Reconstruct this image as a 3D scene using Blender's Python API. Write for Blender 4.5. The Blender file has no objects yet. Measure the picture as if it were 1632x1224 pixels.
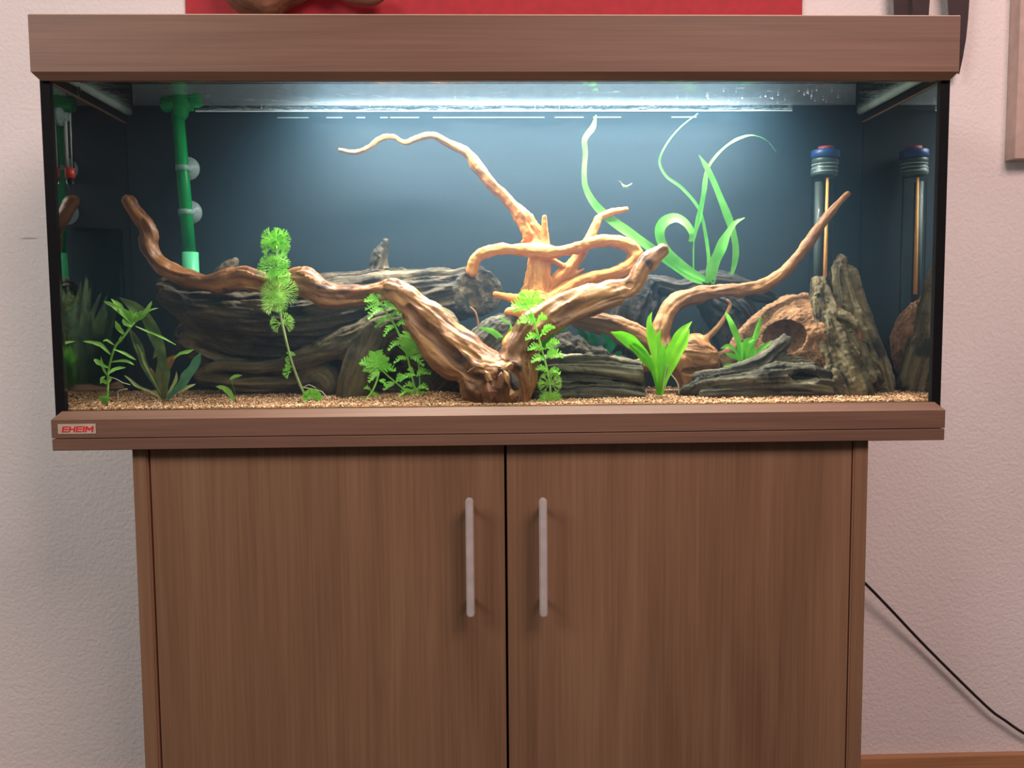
import bpy, bmesh, math, random
import numpy as np
from mathutils import Vector, Matrix

random.seed(7)
rng = np.random.default_rng(7)
scn = bpy.context.scene
COL = scn.collection

# ------------------------------------------------------------------ camera
ZO = 0.72                                   # underside of the tank's base above the floor
F_PX, W_PX, H_PX = 1400.0, 1632.0, 1224.0
CAM = np.array([-0.0231, -1.1886, 0.1747 + ZO])
PITCH, YAW, ROLL = 0.0777, 0.0284, -0.0079
_cy, _sy, _cp, _sp = math.cos(YAW), math.sin(YAW), math.cos(PITCH), math.sin(PITCH)
FW = np.array([_sy*_cp, _cy*_cp, -_sp]); _rt = np.array([_cy, -_sy, 0.0]); _up = np.cross(_rt, FW)
RT = math.cos(ROLL)*_rt + math.sin(ROLL)*_up
UP = -math.sin(ROLL)*_rt + math.cos(ROLL)*_up
cam = bpy.data.cameras.new('camera'); camo = bpy.data.objects.new('camera', cam); COL.objects.link(camo)
cam.sensor_fit = 'HORIZONTAL'; cam.sensor_width = 36.0; cam.lens = 36.0*F_PX/W_PX
cam.clip_start = 0.02; cam.clip_end = 50
m = Matrix.Identity(4)
for i in range(3):
    m[i][0] = RT[i]; m[i][1] = UP[i]; m[i][2] = -FW[i]; m[i][3] = CAM[i]
camo.matrix_world = m
scn.camera = camo

def at(px, py, Y):
    """world point seen at photo pixel (px, py) at depth Y behind the front glass"""
    d = FW*F_PX + RT*(px - W_PX/2) + UP*(H_PX/2 - py)
    return CAM + d*((Y - CAM[1])/d[1])
def pxm(Y):                                  # metres per photo pixel at depth Y
    return (Y - CAM[1])/F_PX

# ------------------------------------------------------------------ world, lights, exposure
scn.view_settings.view_transform = 'Standard'
scn.view_settings.look = 'None'
scn.view_settings.exposure = 0.0
scn.view_settings.gamma = 1.0
scn.view_settings.use_curve_mapping = False
scn.cycles.transparent_max_bounces = 16
scn.cycles.max_bounces = 7
scn.cycles.diffuse_bounces = 3
scn.cycles.glossy_bounces = 4
scn.cycles.sample_clamp_indirect = 6.0
world = bpy.data.worlds.new('world'); scn.world = world; world.use_nodes = True
wb = world.node_tree.nodes['Background']
wb.inputs[0].default_value = (0.90, 0.82, 0.84, 1); wb.inputs[1].default_value = 0.16

def area(name, loc, look, sx, sy, power, color, spread=180):
    l = bpy.data.lights.new(name, 'AREA'); l.shape = 'RECTANGLE'; l.size = sx; l.size_y = sy
    l.energy = power; l.color = color; l.spread = math.radians(spread)
    o = bpy.data.objects.new(name, l); COL.objects.link(o); o.location = loc
    d = Vector(look) - Vector(loc); o.rotation_euler = d.to_track_quat('-Z', 'Y').to_euler()
    return o
area('ceiling_light', (0.9, -1.6, 2.45), (0.45, 0.2, 0.9), 1.2, 0.8, 47, (1.0, 0.715, 0.655))
area('window_light', (-1.9, -1.7, 2.3), (-0.6, 0.2, 0.8), 1.2, 0.7, 34, (1.0, 0.945, 0.90))

# ------------------------------------------------------------------ node helpers
def new_mat(name):
    mt = bpy.data.materials.new(name); mt.use_nodes = True
    nt = mt.node_tree
    for n in list(nt.nodes): nt.nodes.remove(n)
    out = nt.nodes.new('ShaderNodeOutputMaterial')
    return mt, nt, out
def N(nt, typ, **kw):
    n = nt.nodes.new(typ)
    for k, v in kw.items():
        if k.startswith('i_'):
            key = k[2:]
            key = int(key) if key.isdigit() else key.replace('_', ' ')
            n.inputs[key].default_value = v
        else: setattr(n, k, v)
    return n
def L(nt, a, b): nt.links.new(a, b)
def ramp(nt, fac, stops):
    r = nt.nodes.new('ShaderNodeValToRGB'); cr = r.color_ramp
    while len(cr.elements) < len(stops): cr.elements.new(0.5)
    for e, (p, c) in zip(cr.elements, stops): e.position = p; e.color = (*c, 1)
    L(nt, fac, r.inputs[0]); return r.outputs[0]
def srgb(r, g, b):
    f = lambda c: (c/255/12.92) if c/255 <= 0.04045 else ((c/255+0.055)/1.055)**2.4
    return (f(r), f(g), f(b))
def plain(name, col, rough=0.5, metal=0.0, spec=0.5, emit=None, es=0):
    mt, nt, out = new_mat(name)
    b = N(nt, 'ShaderNodeBsdfPrincipled'); b.inputs['Base Color'].default_value = (*col, 1)
    b.inputs['Roughness'].default_value = rough; b.inputs['Metallic'].default_value = metal
    b.inputs['Specular IOR Level'].default_value = spec
    ns = N(nt, 'ShaderNodeTexNoise', i_Scale=60.0, i_Detail=3.0)
    tc = N(nt, 'ShaderNodeTexCoord'); L(nt, tc.outputs['Object'], ns.inputs['Vector'])
    c2 = tuple(c*0.86 for c in col)
    L(nt, ramp(nt, ns.outputs['Fac'], [(0.35, c2), (0.65, col)]), b.inputs['Base Color'])
    if emit:
        b.inputs['Emission Color'].default_value = (*emit, 1); b.inputs['Emission Strength'].default_value = es
    L(nt, b.outputs[0], out.inputs[0]); return mt
def veneer(name, axis, dark, mid, light, rough=0.45):
    mt, nt, out = new_mat(name)
    tc = N(nt, 'ShaderNodeTexCoord')
    mp = N(nt, 'ShaderNodeMapping')
    s = {'x': (0.9, 14, 14), 'z': (14, 14, 0.9)}[axis]
    mp.inputs['Scale'].default_value = s
    L(nt, tc.outputs['Object'], mp.inputs['Vector'])
    n1 = N(nt, 'ShaderNodeTexNoise', i_Scale=1.3, i_Detail=5.0, i_Roughness=0.55, i_Distortion=0.5)
    L(nt, mp.outputs[0], n1.inputs['Vector'])
    mp2 = N(nt, 'ShaderNodeMapping')
    mp2.inputs['Scale'].default_value = {'x': (5, 260, 260), 'z': (260, 260, 5)}[axis]
    L(nt, tc.outputs['Object'], mp2.inputs['Vector'])
    n2 = N(nt, 'ShaderNodeTexNoise', i_Scale=1.0, i_Detail=3.0)
    L(nt, mp2.outputs[0], n2.inputs['Vector'])
    mx = N(nt, 'ShaderNodeMath', operation='MULTIPLY_ADD'); mx.inputs[1].default_value = 0.36
    L(nt, n2.outputs['Fac'], mx.inputs[0])
    m2 = N(nt, 'ShaderNodeMath', operation='MULTIPLY'); m2.inputs[1].default_value = 0.66
    L(nt, n1.outputs['Fac'], m2.inputs[0]); L(nt, m2.outputs[0], mx.inputs[2])
    c = ramp(nt, mx.outputs[0], [(0.33, dark), (0.5, mid), (0.68, light)])
    b = N(nt, 'ShaderNodeBsdfPrincipled'); b.inputs['Roughness'].default_value = rough
    b.inputs['Specular IOR Level'].default_value = 0.35
    L(nt, c, b.inputs['Base Color'])
    bp = N(nt, 'ShaderNodeBump', i_Strength=0.08, i_Distance=0.001)
    L(nt, n2.outputs['Fac'], bp.inputs['Height']); L(nt, bp.outputs[0], b.inputs['Normal'])
    L(nt, b.outputs[0], out.inputs[0]); return mt
def glass(name, ior, tint=(1, 1, 1), rough=0.0, gloss=1.0):
    """thin clear pane: transparent, with Fresnel reflection"""
    mt, nt, out = new_mat(name)
    fr = N(nt, 'ShaderNodeFresnel', i_IOR=ior)
    t = N(nt, 'ShaderNodeBsdfTransparent'); t.inputs[0].default_value = (*tint, 1)
    g = N(nt, 'ShaderNodeBsdfGlossy'); g.inputs['Roughness'].default_value = rough
    g.inputs['Color'].default_value = (gloss, gloss, gloss, 1)
    mx = N(nt, 'ShaderNodeMixShader')
    L(nt, fr.outputs[0], mx.inputs[0]); L(nt, t.outputs[0], mx.inputs[1]); L(nt, g.outputs[0], mx.inputs[2])
    L(nt, mx.outputs[0], out.inputs[0]); return mt
def clear(name, tint):
    mt, nt, out = new_mat(name)
    t = N(nt, 'ShaderNodeBsdfTransparent'); t.inputs[0].default_value = (*tint, 1)
    L(nt, t.outputs[0], out.inputs[0]); return mt
def wood(name, cols, sx=110.0, sz=9.0, rough=0.6, bump=0.5, patch=None, spots=None):
    """driftwood: streaks follow the stored 'grain' coordinate (x, y across, z along the branch)"""
    mt, nt, out = new_mat(name)
    at_ = N(nt, 'ShaderNodeAttribute', attribute_name='grain')
    mp = N(nt, 'ShaderNodeMapping'); mp.inputs['Scale'].default_value = (sx, sx, sz)
    L(nt, at_.outputs['Vector'], mp.inputs['Vector'])
    n1 = N(nt, 'ShaderNodeTexNoise', i_Scale=1.0, i_Detail=6.0, i_Roughness=0.6, i_Distortion=0.4)
    L(nt, mp.outputs[0], n1.inputs['Vector'])
    k = len(cols)
    c = ramp(nt, n1.outputs['Fac'], [(0.3 + 0.4*i/(k-1), cl) for i, cl in enumerate(cols)])
    if patch:
        tc = N(nt, 'ShaderNodeTexCoord')
        n3 = N(nt, 'ShaderNodeTexNoise', i_Scale=patch[1], i_Detail=4.0, i_Roughness=0.6)
        L(nt, tc.outputs['Object'], n3.inputs['Vector'])
        mr = N(nt, 'ShaderNodeMapRange'); mr.inputs[1].default_value = patch[2]; mr.inputs[2].default_value = patch[2]+0.12
        L(nt, n3.outputs['Fac'], mr.inputs[0])
        mc = N(nt, 'ShaderNodeMix', data_type='RGBA'); mc.inputs[7].default_value = (*patch[0], 1)
        L(nt, mr.outputs[0], mc.inputs[0]); L(nt, c, mc.inputs[6]); c = mc.outputs[2]
    b = N(nt, 'ShaderNodeBsdfPrincipled'); b.inputs['Roughness'].default_value = rough
    b.inputs['Specular IOR Level'].default_value = 0.3
    L(nt, c, b.inputs['Base Color'])
    n2 = N(nt, 'ShaderNodeTexNoise', i_Scale=2.4, i_Detail=4.0)
    L(nt, mp.outputs[0], n2.inputs['Vector'])
    bp = N(nt, 'ShaderNodeBump', i_Strength=bump, i_Distance=0.004)
    L(nt, n2.outputs['Fac'], bp.inputs['Height']); L(nt, bp.outputs[0], b.inputs['Normal'])
    L(nt, b.outputs[0], out.inputs[0]); return mt
def leafmat(name, c1, c2, trans=0.35, rough=0.45, scale=40):
    mt, nt, out = new_mat(name)
    tc = N(nt, 'ShaderNodeTexCoord')
    n1 = N(nt, 'ShaderNodeTexNoise', i_Scale=scale, i_Detail=3.0)
    L(nt, tc.outputs['Object'], n1.inputs['Vector'])
    c = ramp(nt, n1.outputs['Fac'], [(0.35, c1), (0.65, c2)])
    b = N(nt, 'ShaderNodeBsdfPrincipled'); b.inputs['Roughness'].default_value = rough
    b.inputs['Specular IOR Level'].default_value = 0.25
    t = N(nt, 'ShaderNodeBsdfTranslucent')
    mx = N(nt, 'ShaderNodeMixShader'); mx.inputs[0].default_value = trans
    L(nt, c, b.inputs['Base Color']); L(nt, c, t.inputs[0])
    L(nt, b.outputs[0], mx.inputs[1]); L(nt, t.outputs[0], mx.inputs[2])
    L(nt, mx.outputs[0], out.inputs[0]); return mt

M = {}
M['ven_h'] = veneer('veneer_horizontal', 'x', srgb(102, 76, 63), srgb(115, 87, 72), srgb(128, 98, 81))
M['ven_v'] = veneer('veneer_vertical', 'z', srgb(108, 80, 60), srgb(124, 94, 71), srgb(137, 107, 82))
M['ven_edge'] = veneer('veneer_edge', 'z', srgb(128, 86, 66), srgb(148, 104, 82), srgb(162, 118, 96))
M['band'] = plain('edge_band_light', srgb(205, 178, 158), 0.4)
M['dark_gap'] = plain('dark_gap', (0.006, 0.004, 0.004), 0.8)
M['metal'] = plain('brushed_grey_metal', srgb(196, 188, 184), 0.45, 0.2)
M['black'] = plain('black_silicone', (0.006, 0.006, 0.007), 0.7, 0.0, 0.1)
M['white_in'] = plain('white_inner', (0.75, 0.78, 0.8), 0.5)
M['glass_out'] = glass('glass_outer_face', 1.45)
M['glass_in'] = clear('glass_inner_face', (0.80, 0.84, 0.83))
M['glass_side'] = glass('glass_side', 0.752, (0.95, 0.98, 0.96), 0.0, 0.72)
M['glass_small'] = glass('glass_small', 1.18, (0.90, 0.93, 0.92), 0.05)
M['frost_glint'] = plain('pale_glass_and_glint', srgb(150, 165, 160), 0.25)
M['waterline'] = plain('waterline_glint', srgb(225, 235, 240), 0.35)  # pale colour standing in for light caught along the water edge

# ------------------------------------------------------------------ object helpers
def link(name, me, mat=None, parent=None):
    o = bpy.data.objects.new(name, me); COL.objects.link(o)
    if mat is not None and me is not None and not me.materials:
        for q in (mat if isinstance(mat, (list, tuple)) else [mat]): me.materials.append(q)
    if parent is not None: o.parent = parent
    return o
def empty(name, loc, label=None, cat=None, group=None):
    o = bpy.data.objects.new(name, None); COL.objects.link(o); o.location = Vector(loc)
    o.empty_display_size = 0.02
    if label: tag(o, label, cat, group)
    return o
def tag(o, label=None, cat=None, group=None, kind=None):
    if label: o['label'] = label
    if cat: o['category'] = cat
    if group: o['group'] = group
    if kind: o['kind'] = kind
    return o
def put(o, parent):
    """parent keeping world coordinates (parents are only translated)"""
    o.parent = parent
    o.matrix_parent_inverse = Matrix.Translation(-parent.location) if parent.parent is None else Matrix.Identity(4)
    return o
def mesh_np(name, v, f, smooth=False):
    me = bpy.data.meshes.new(name)
    me.from_pydata([tuple(map(float, p)) for p in v], [], [tuple(map(int, q)) for q in f])
    if smooth: me.polygons.foreach_set('use_smooth', [True]*len(me.polygons))
    me.update(); return me
def from_bm(bm, name, smooth=False):
    me = bpy.data.meshes.new(name); bmesh.ops.recalc_face_normals(bm, faces=bm.faces[:])
    bm.to_mesh(me); bm.free()
    if smooth: me.polygons.foreach_set('use_smooth', [True]*len(me.polygons))
    return me
def box(name, lo, hi, mat, parent=None, bevel=0.0, seg=2):
    bm = bmesh.new(); bmesh.ops.create_cube(bm, size=1.0)
    lo, hi = Vector(lo), Vector(hi)
    for v in bm.verts: v.co = Vector([(lo[i]+hi[i])/2 + v.co[i]*(hi[i]-lo[i]) for i in range(3)])
    if bevel: bmesh.ops.bevel(bm, geom=bm.edges[:], offset=bevel, segments=seg, affect='EDGES', profile=0.5)
    o = link(name, from_bm(bm, name), mat)
    if parent is not None: put(o, parent)
    return o
def sweep_frame(name, x0, x1, y0, y1, prof, mat, parent=None):
    """closed profile [(inset, z)] swept round a rectangle with mitred corners"""
    v, f = [], []; n = len(prof)
    for cx, sx in ((x0, 1), (x1, -1)):
        pass
    corners = [(x0, y0, 1, 1), (x1, y0, -1, 1), (x1, y1, -1, -1), (x0, y1, 1, -1)]
    for (cx, cy, sx, sy) in corners:
        for (i, z) in prof: v.append((cx + sx*i, cy + sy*i, z))
    for c in range(4):
        d = (c+1) % 4
        for k in range(n):
            q = (k+1) % n
            f.append((c*n+k, d*n+k, d*n+q, c*n+q))
    bm = bmesh.new(); bv = [bm.verts.new(p) for p in v]
    for q in f: bm.faces.new([bv[i] for i in q])
    o = link(name, from_bm(bm, name), mat)
    if parent is not None: put(o, parent)
    return o
def catmull(P, step):
    P = np.asarray(P, float)
    if len(P) == 2: P = np.array([P[0], (P[0]+P[1])/2, P[1]])
    Q = np.vstack([2*P[0]-P[1], P, 2*P[-1]-P[-2]]); out = []
    for i in range(1, len(Q)-2):
        a, b, c, d = Q[i-1], Q[i], Q[i+1], Q[i+2]
        n = max(2, int(np.linalg.norm((c-b)[:3])/step))
        t = np.linspace(0, 1, n, endpoint=False)[:, None]
        out.append(0.5*((2*b) + (c-a)*t + (2*a-5*b+4*c-d)*t**2 + (3*b-a-3*c+d)*t**3))
    out.append(P[-1:]); return np.vstack(out)
def wpath(pts):
    """[(px, py, Y, r_px)] -> world rows x, y, z, r"""
    return np.array([[*at(p[0], p[1], p[2]), p[3]*pxm(p[2])] for p in pts])
def tube_geo(P, n=8, cap=True):
    """P rows x, y, z, r -> verts, faces"""
    P = np.asarray(P); v, f = [], []
    T = np.gradient(P[:, :3], axis=0); T /= np.linalg.norm(T, axis=1)[:, None] + 1e-12
    ref = np.array([0, 1, 0.0]) if abs(T[0][1]) < 0.8 else np.array([1.0, 0, 0])
    for i in range(len(P)):
        a = np.cross(T[i], ref); a /= np.linalg.norm(a) + 1e-12; b = np.cross(T[i], a); ref = np.cross(a, T[i])
        for k in range(n):
            th = 2*math.pi*k/n
            v.append(P[i, :3] + P[i, 3]*(math.cos(th)*a + math.sin(th)*b))
    for i in range(len(P)-1):
        for k in range(n):
            f.append((i*n+k, i*n+(k+1) % n, (i+1)*n+(k+1) % n, (i+1)*n+k))
    if cap:
        f.append(tuple(range(n))[::-1]); f.append(tuple((len(P)-1)*n + k for k in range(n)))
    return v, f
def tube(name, pts, mat, parent=None, n=8, step=0.004, world=False, smooth=True):
    P = np.asarray(pts, float) if world else wpath(pts)
    v, f = tube_geo(catmull(P, step), n)
    o = link(name, mesh_np(name, v, f, smooth), mat)
    if parent is not None: put(o, parent)
    return o
def lathe(name, axis_a, axis_b, prof, mat, parent=None, n=24):
    """prof [(t 0..1 along a->b, radius)]"""
    a, b = np.asarray(axis_a, float), np.asarray(axis_b, float)
    P = np.array([[*(a + (b-a)*t), r] for t, r in prof])
    T = (b-a)/np.linalg.norm(b-a); ref = np.array([0, 1, 0.0]) if abs(T[1]) < 0.8 else np.array([1.0, 0, 0])
    u = np.cross(T, ref); u /= np.linalg.norm(u); w = np.cross(T, u); v, f = [], []
    for p in P:
        for k in range(n):
            th = 2*math.pi*k/n; v.append(p[:3] + p[3]*(math.cos(th)*u + math.sin(th)*w))
    for i in range(len(P)-1):
        for k in range(n): f.append((i*n+k, i*n+(k+1) % n, (i+1)*n+(k+1) % n, (i+1)*n+k))
    f.append(tuple(range(n))[::-1]); f.append(tuple((len(P)-1)*n + k for k in range(n)))
    bm = bmesh.new(); bv = [bm.verts.new(p) for p in v]
    for q in f: bm.faces.new([bv[i] for i in q])
    me = from_bm(bm, name, False)
    me.polygons.foreach_set('use_smooth', [len(p.vertices) == 4 for p in me.polygons])
    o = link(name, me, mat)
    if parent is not None: put(o, parent)
    return o

# ------------------------------------------------------------------ numpy noise + signed-distance modelling
def vnoise(p, seed=0):
    p = np.asarray(p, np.float64); i = np.floor(p).astype(np.int64); f = p - i; f = f*f*f*(f*(f*6-15)+10)
    def h(x, y, z):
        n = (x*374761393 + y*668265263 + z*2147483647 + seed*144665) & 0xffffffff
        n = ((n ^ (n >> 13))*1274126177) & 0xffffffff
        n = ((n ^ (n >> 16))*2246822519) & 0xffffffff
        return ((n ^ (n >> 15)) & 0xffff)/32767.5 - 1
    r = 0
    for dx in (0, 1):
        for dy in (0, 1):
            for dz in (0, 1):
                w = (f[:, 0] if dx else 1-f[:, 0])*(f[:, 1] if dy else 1-f[:, 1])*(f[:, 2] if dz else 1-f[:, 2])
                r = r + w*h(i[:, 0]+dx, i[:, 1]+dy, i[:, 2]+dz)
    return r
def fbm(p, o=3, seed=0):
    r, a = 0, 1.0
    for k in range(o): r = r + a*vnoise(p*(2**k), seed+k*17); a *= 0.5
    return r
def surface_nets(S, org, h):
    """S < 0 inside -> verts, quads (outward)"""
    nx, ny, nz = S.shape; ins = S < 0
    c = np.zeros((nx-1, ny-1, nz-1), np.int8)
    for dx in (0, 1):
        for dy in (0, 1):
            for dz in (0, 1): c += ins[dx:nx-1+dx, dy:ny-1+dy, dz:nz-1+dz]
    act = (c > 0) & (c < 8); idx = -np.ones(act.shape, np.int64); ii = np.argwhere(act); idx[act] = np.arange(len(ii))
    acc = np.zeros((len(ii), 3)); cnt = np.zeros(len(ii))
    offs = [(a, b, d) for a in (0, 1) for b in (0, 1) for d in (0, 1)]
    for p in offs:
        for ax in range(3):
            if p[ax]: continue
            q = list(p); q[ax] = 1
            a = S[ii[:, 0]+p[0], ii[:, 1]+p[1], ii[:, 2]+p[2]]; b = S[ii[:, 0]+q[0], ii[:, 1]+q[1], ii[:, 2]+q[2]]
            cr = (a < 0) != (b < 0); t = np.where(cr, a/(a-b+1e-20), 0)
            pos = np.tile(np.array(p, float), (len(ii), 1)); pos[:, ax] += t
            acc += pos*cr[:, None]; cnt += cr
    V = org + (ii + acc/cnt[:, None])*h
    Q = []
    for ax in range(3):
        u, w = (ax+1) % 3, (ax+2) % 3
        sl0 = [slice(None)]*3; sl1 = [slice(None)]*3; sl0[ax] = slice(0, -1); sl1[ax] = slice(1, None)
        a, b = ins[tuple(sl0)], ins[tuple(sl1)]
        e = np.argwhere(a != b); 
        ok = (e[:, u] > 0) & (e[:, w] > 0) & (e[:, u] < S.shape[u]-1) & (e[:, w] < S.shape[w]-1); e = e[ok]
        flag = a[e[:, 0], e[:, 1], e[:, 2]]
        def cell(du, dw):
            k = e.copy(); k[:, u] -= du; k[:, w] -= dw; return idx[k[:, 0], k[:, 1], k[:, 2]]
        q = np.stack([cell(1, 1), cell(0, 1), cell(0, 0), cell(1, 0)], 1)
        q[~flag] = q[~flag][:, ::-1]; Q.append(q)
    return V, np.vstack(Q)
def organic(name, strands, mat, voxel=0.0017, k=0.008, carve=(), groove=(0.0015, 150, 8), lump=(0.002, 40), fine=0.0,
            twist=0.0, parent=None, layer=None, gouge=(), cut=None, seed=0, world=False, squash=None):
    """driftwood from round strands [(px, py, Y, r_px), ...] fused into one surface, grooved along the grain.
    carve: [(px, py, Y, rx_px, ry_m, rz_px)] hollows; cut: [(point, normal)] flat saw cuts"""
    paths = [catmull(np.asarray(s, float) if world else wpath(s), 0.006) for s in strands]
    for p in paths: p[:, 3] = np.maximum(p[:, 3], voxel*1.1)
    allp = np.vstack(paths); pad = allp[:, 3].max()*0 + 4*voxel + k
    lo = (allp[:, :3] - allp[:, 3:]).min(0) - pad; hi = (allp[:, :3] + allp[:, 3:]).max(0) + pad
    n = np.ceil((hi-lo)/voxel).astype(int) + 1
    S = np.full(n, 0.05, np.float32)
    for p in paths:
        l = (p[:, :3]-p[:, 3:]).min(0)-pad; u = (p[:, :3]+p[:, 3:]).max(0)+pad
        a = np.maximum(((l-lo)/voxel).astype(int), 0); b = np.minimum(((u-lo)/voxel).astype(int)+2, n)
        loc = np.full(b-a, 0.05, np.float32)
        for i in range(len(p)-1):
            A, B = p[i], p[i+1]; mr = max(A[3], B[3]) + pad
            la = np.maximum(((np.minimum(A[:3], B[:3])-mr-lo)/voxel).astype(int), a); lb = np.minimum(((np.maximum(A[:3], B[:3])+mr-lo)/voxel).astype(int)+2, b)
            if (lb <= la).any(): continue
            g = [((np.arange(la[j], lb[j])*voxel + lo[j] - A[j]).astype(np.float32)).reshape([-1 if q == j else 1 for q in range(3)]) for j in range(3)]
            ab = (B-A)[:3].astype(np.float32); L2 = float(ab@ab) + 1e-12
            t = np.clip((g[0]*ab[0] + g[1]*ab[1] + g[2]*ab[2])/L2, 0, 1)
            d = np.sqrt((g[0]-t*ab[0])**2 + (g[1]-t*ab[1])**2 + (g[2]-t*ab[2])**2) - (A[3] + t*(B[3]-A[3]))
            s = tuple(slice(la[j]-a[j], lb[j]-a[j]) for j in range(3))
            loc[s] = np.minimum(loc[s], d)
        s = tuple(slice(a[j], b[j]) for j in range(3)); G = S[s]
        hh = np.maximum(k - np.abs(G-loc), 0)/k
        S[s] = np.minimum(G, loc) - hh*hh*k*0.25
    gx = [(np.arange(n[j])*voxel + lo[j]).astype(np.float32).reshape([-1 if q == j else 1 for q in range(3)]) for j in range(3)]
    for (cx, cyy, cY, rx, ry, rz) in carve:
        c = at(cx, cyy, cY); R = np.array([rx*pxm(cY), ry, rz*pxm(cY)])
        e = np.sqrt(sum(((gx[j]-c[j])/R[j])**2 for j in range(3)))
        S = np.maximum(S, -((e-1)*R.min()).astype(np.float32))
    for gs in gouge:
        gp = catmull(wpath(gs), 0.005)
        for i in range(len(gp)-1):
            A, B = gp[i], gp[i+1]; mr = max(A[3], B[3]) + 3*voxel
            la = np.maximum(((np.minimum(A[:3], B[:3])-mr-lo)/voxel).astype(int), 0); lb = np.minimum(((np.maximum(A[:3], B[:3])+mr-lo)/voxel).astype(int)+2, n)
            if (lb <= la).any(): continue
            sl = tuple(slice(la[j], lb[j]) for j in range(3))
            g = [gx[j][tuple(slice(la[j], lb[j]) if q == j else slice(None) for q in range(3))] - np.float32(A[j]) for j in range(3)]
            ab = (B-A)[:3].astype(np.float32); L2 = float(ab@ab) + 1e-12
            t = np.clip((g[0]*ab[0] + g[1]*ab[1] + g[2]*ab[2])/L2, 0, 1)
            d = np.sqrt((g[0]-t*ab[0])**2 + (g[1]-t*ab[1])**2 + (g[2]-t*ab[2])**2) - (A[3] + t*(B[3]-A[3]))
            hh = np.maximum(0.004 - np.abs(S[sl]+d), 0)/0.004
            S[sl] = np.maximum(S[sl], -d) + hh*hh*0.001
    for (pt, nrm) in (cut or ()):
        nrm = np.array(nrm, float); nrm /= np.linalg.norm(nrm)
        S = np.maximum(S, sum((gx[j]-pt[j])*nrm[j] for j in range(3)).astype(np.float32))
    V, Q = surface_nets(S, lo, voxel)
    # straightened coordinate along the nearest strand
    smp, tan, arc = [], [], []; off = 0.0
    for p in paths:
        q = p; T = np.gradient(q[:, :3], axis=0); T /= np.linalg.norm(T, axis=1)[:, None] + 1e-12
        d = np.r_[0, np.cumsum(np.linalg.norm(np.diff(q[:, :3], axis=0), axis=1))]
        smp.append(q); tan.append(T); arc.append(d + off); off += d[-1] + 0.37
    smp, tan, arc = np.vstack(smp), np.vstack(tan), np.concatenate(arc)
    near = np.empty(len(V), int)
    for i in range(0, len(V), 8000):
        D = np.linalg.norm(V[i:i+8000, None, :] - smp[None, :, :3], axis=2) - smp[None, :, 3]
        near[i:i+8000] = D.argmin(1)
    dv = V - smp[near, :3]; T = tan[near]; s = (dv*T).sum(1); dv = dv - T*s[:, None]; s = s + arc[near]
    ref = np.tile(np.array([0.0, 1, 0]), (len(V), 1)); a = np.cross(T, ref); a /= np.linalg.norm(a, axis=1)[:, None]+1e-9; b = np.cross(T, a)
    gxx, gyy = (dv*a).sum(1), (dv*b).sum(1); th = twist*s
    G = np.stack([gxx*np.cos(th)-gyy*np.sin(th), gxx*np.sin(th)+gyy*np.cos(th), s], 1)
    # normals and relief
    fn = np.cross(V[Q[:, 2]]-V[Q[:, 0]], V[Q[:, 3]]-V[Q[:, 1]]); nv = np.zeros_like(V)
    for j in range(4): np.add.at(nv, Q[:, j], fn)
    nv /= np.linalg.norm(nv, axis=1)[:, None] + 1e-12
    amp = np.clip(smp[near, 3]/0.012, 0.25, 1.0)
    d = np.zeros(len(V))
    if groove: 
        g = fbm(G*np.array([groove[1], groove[1], groove[2]]), 3, seed+3)
        d += groove[0]*(1 - 2.2*np.abs(g))*amp
    if lump: d += lump[0]*fbm(V*lump[1], 2, seed+9)*amp
    if fine: d += fine*fbm(V*220, 2, seed+21)
    if layer:
        zz = (G @ np.array([0.3, 1.0, 0.05]))*layer[1] + fbm(V*14, 2, seed+5)*0.8
        d += layer[0]*(np.abs((zz % 1.0) - 0.5)*2 - 0.5)
    for (pt, nrm) in (cut or ()):
        nrm = np.array(nrm, float); nrm /= np.linalg.norm(nrm)
        on = np.abs((V-np.asarray(pt)) @ nrm) < voxel*1.6
        d[on] = 0.0009*fbm(V[on]*130, 2, 5)
    V = V + nv*d[:, None]
    me = mesh_np(name, V, Q, True)
    at_ = me.attributes.new('grain', 'FLOAT_VECTOR', 'POINT'); at_.data.foreach_set('vector', G.astype(np.float32).ravel())
    o = link(name, me, mat)
    if parent is not None: put(o, parent)
    return o

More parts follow.
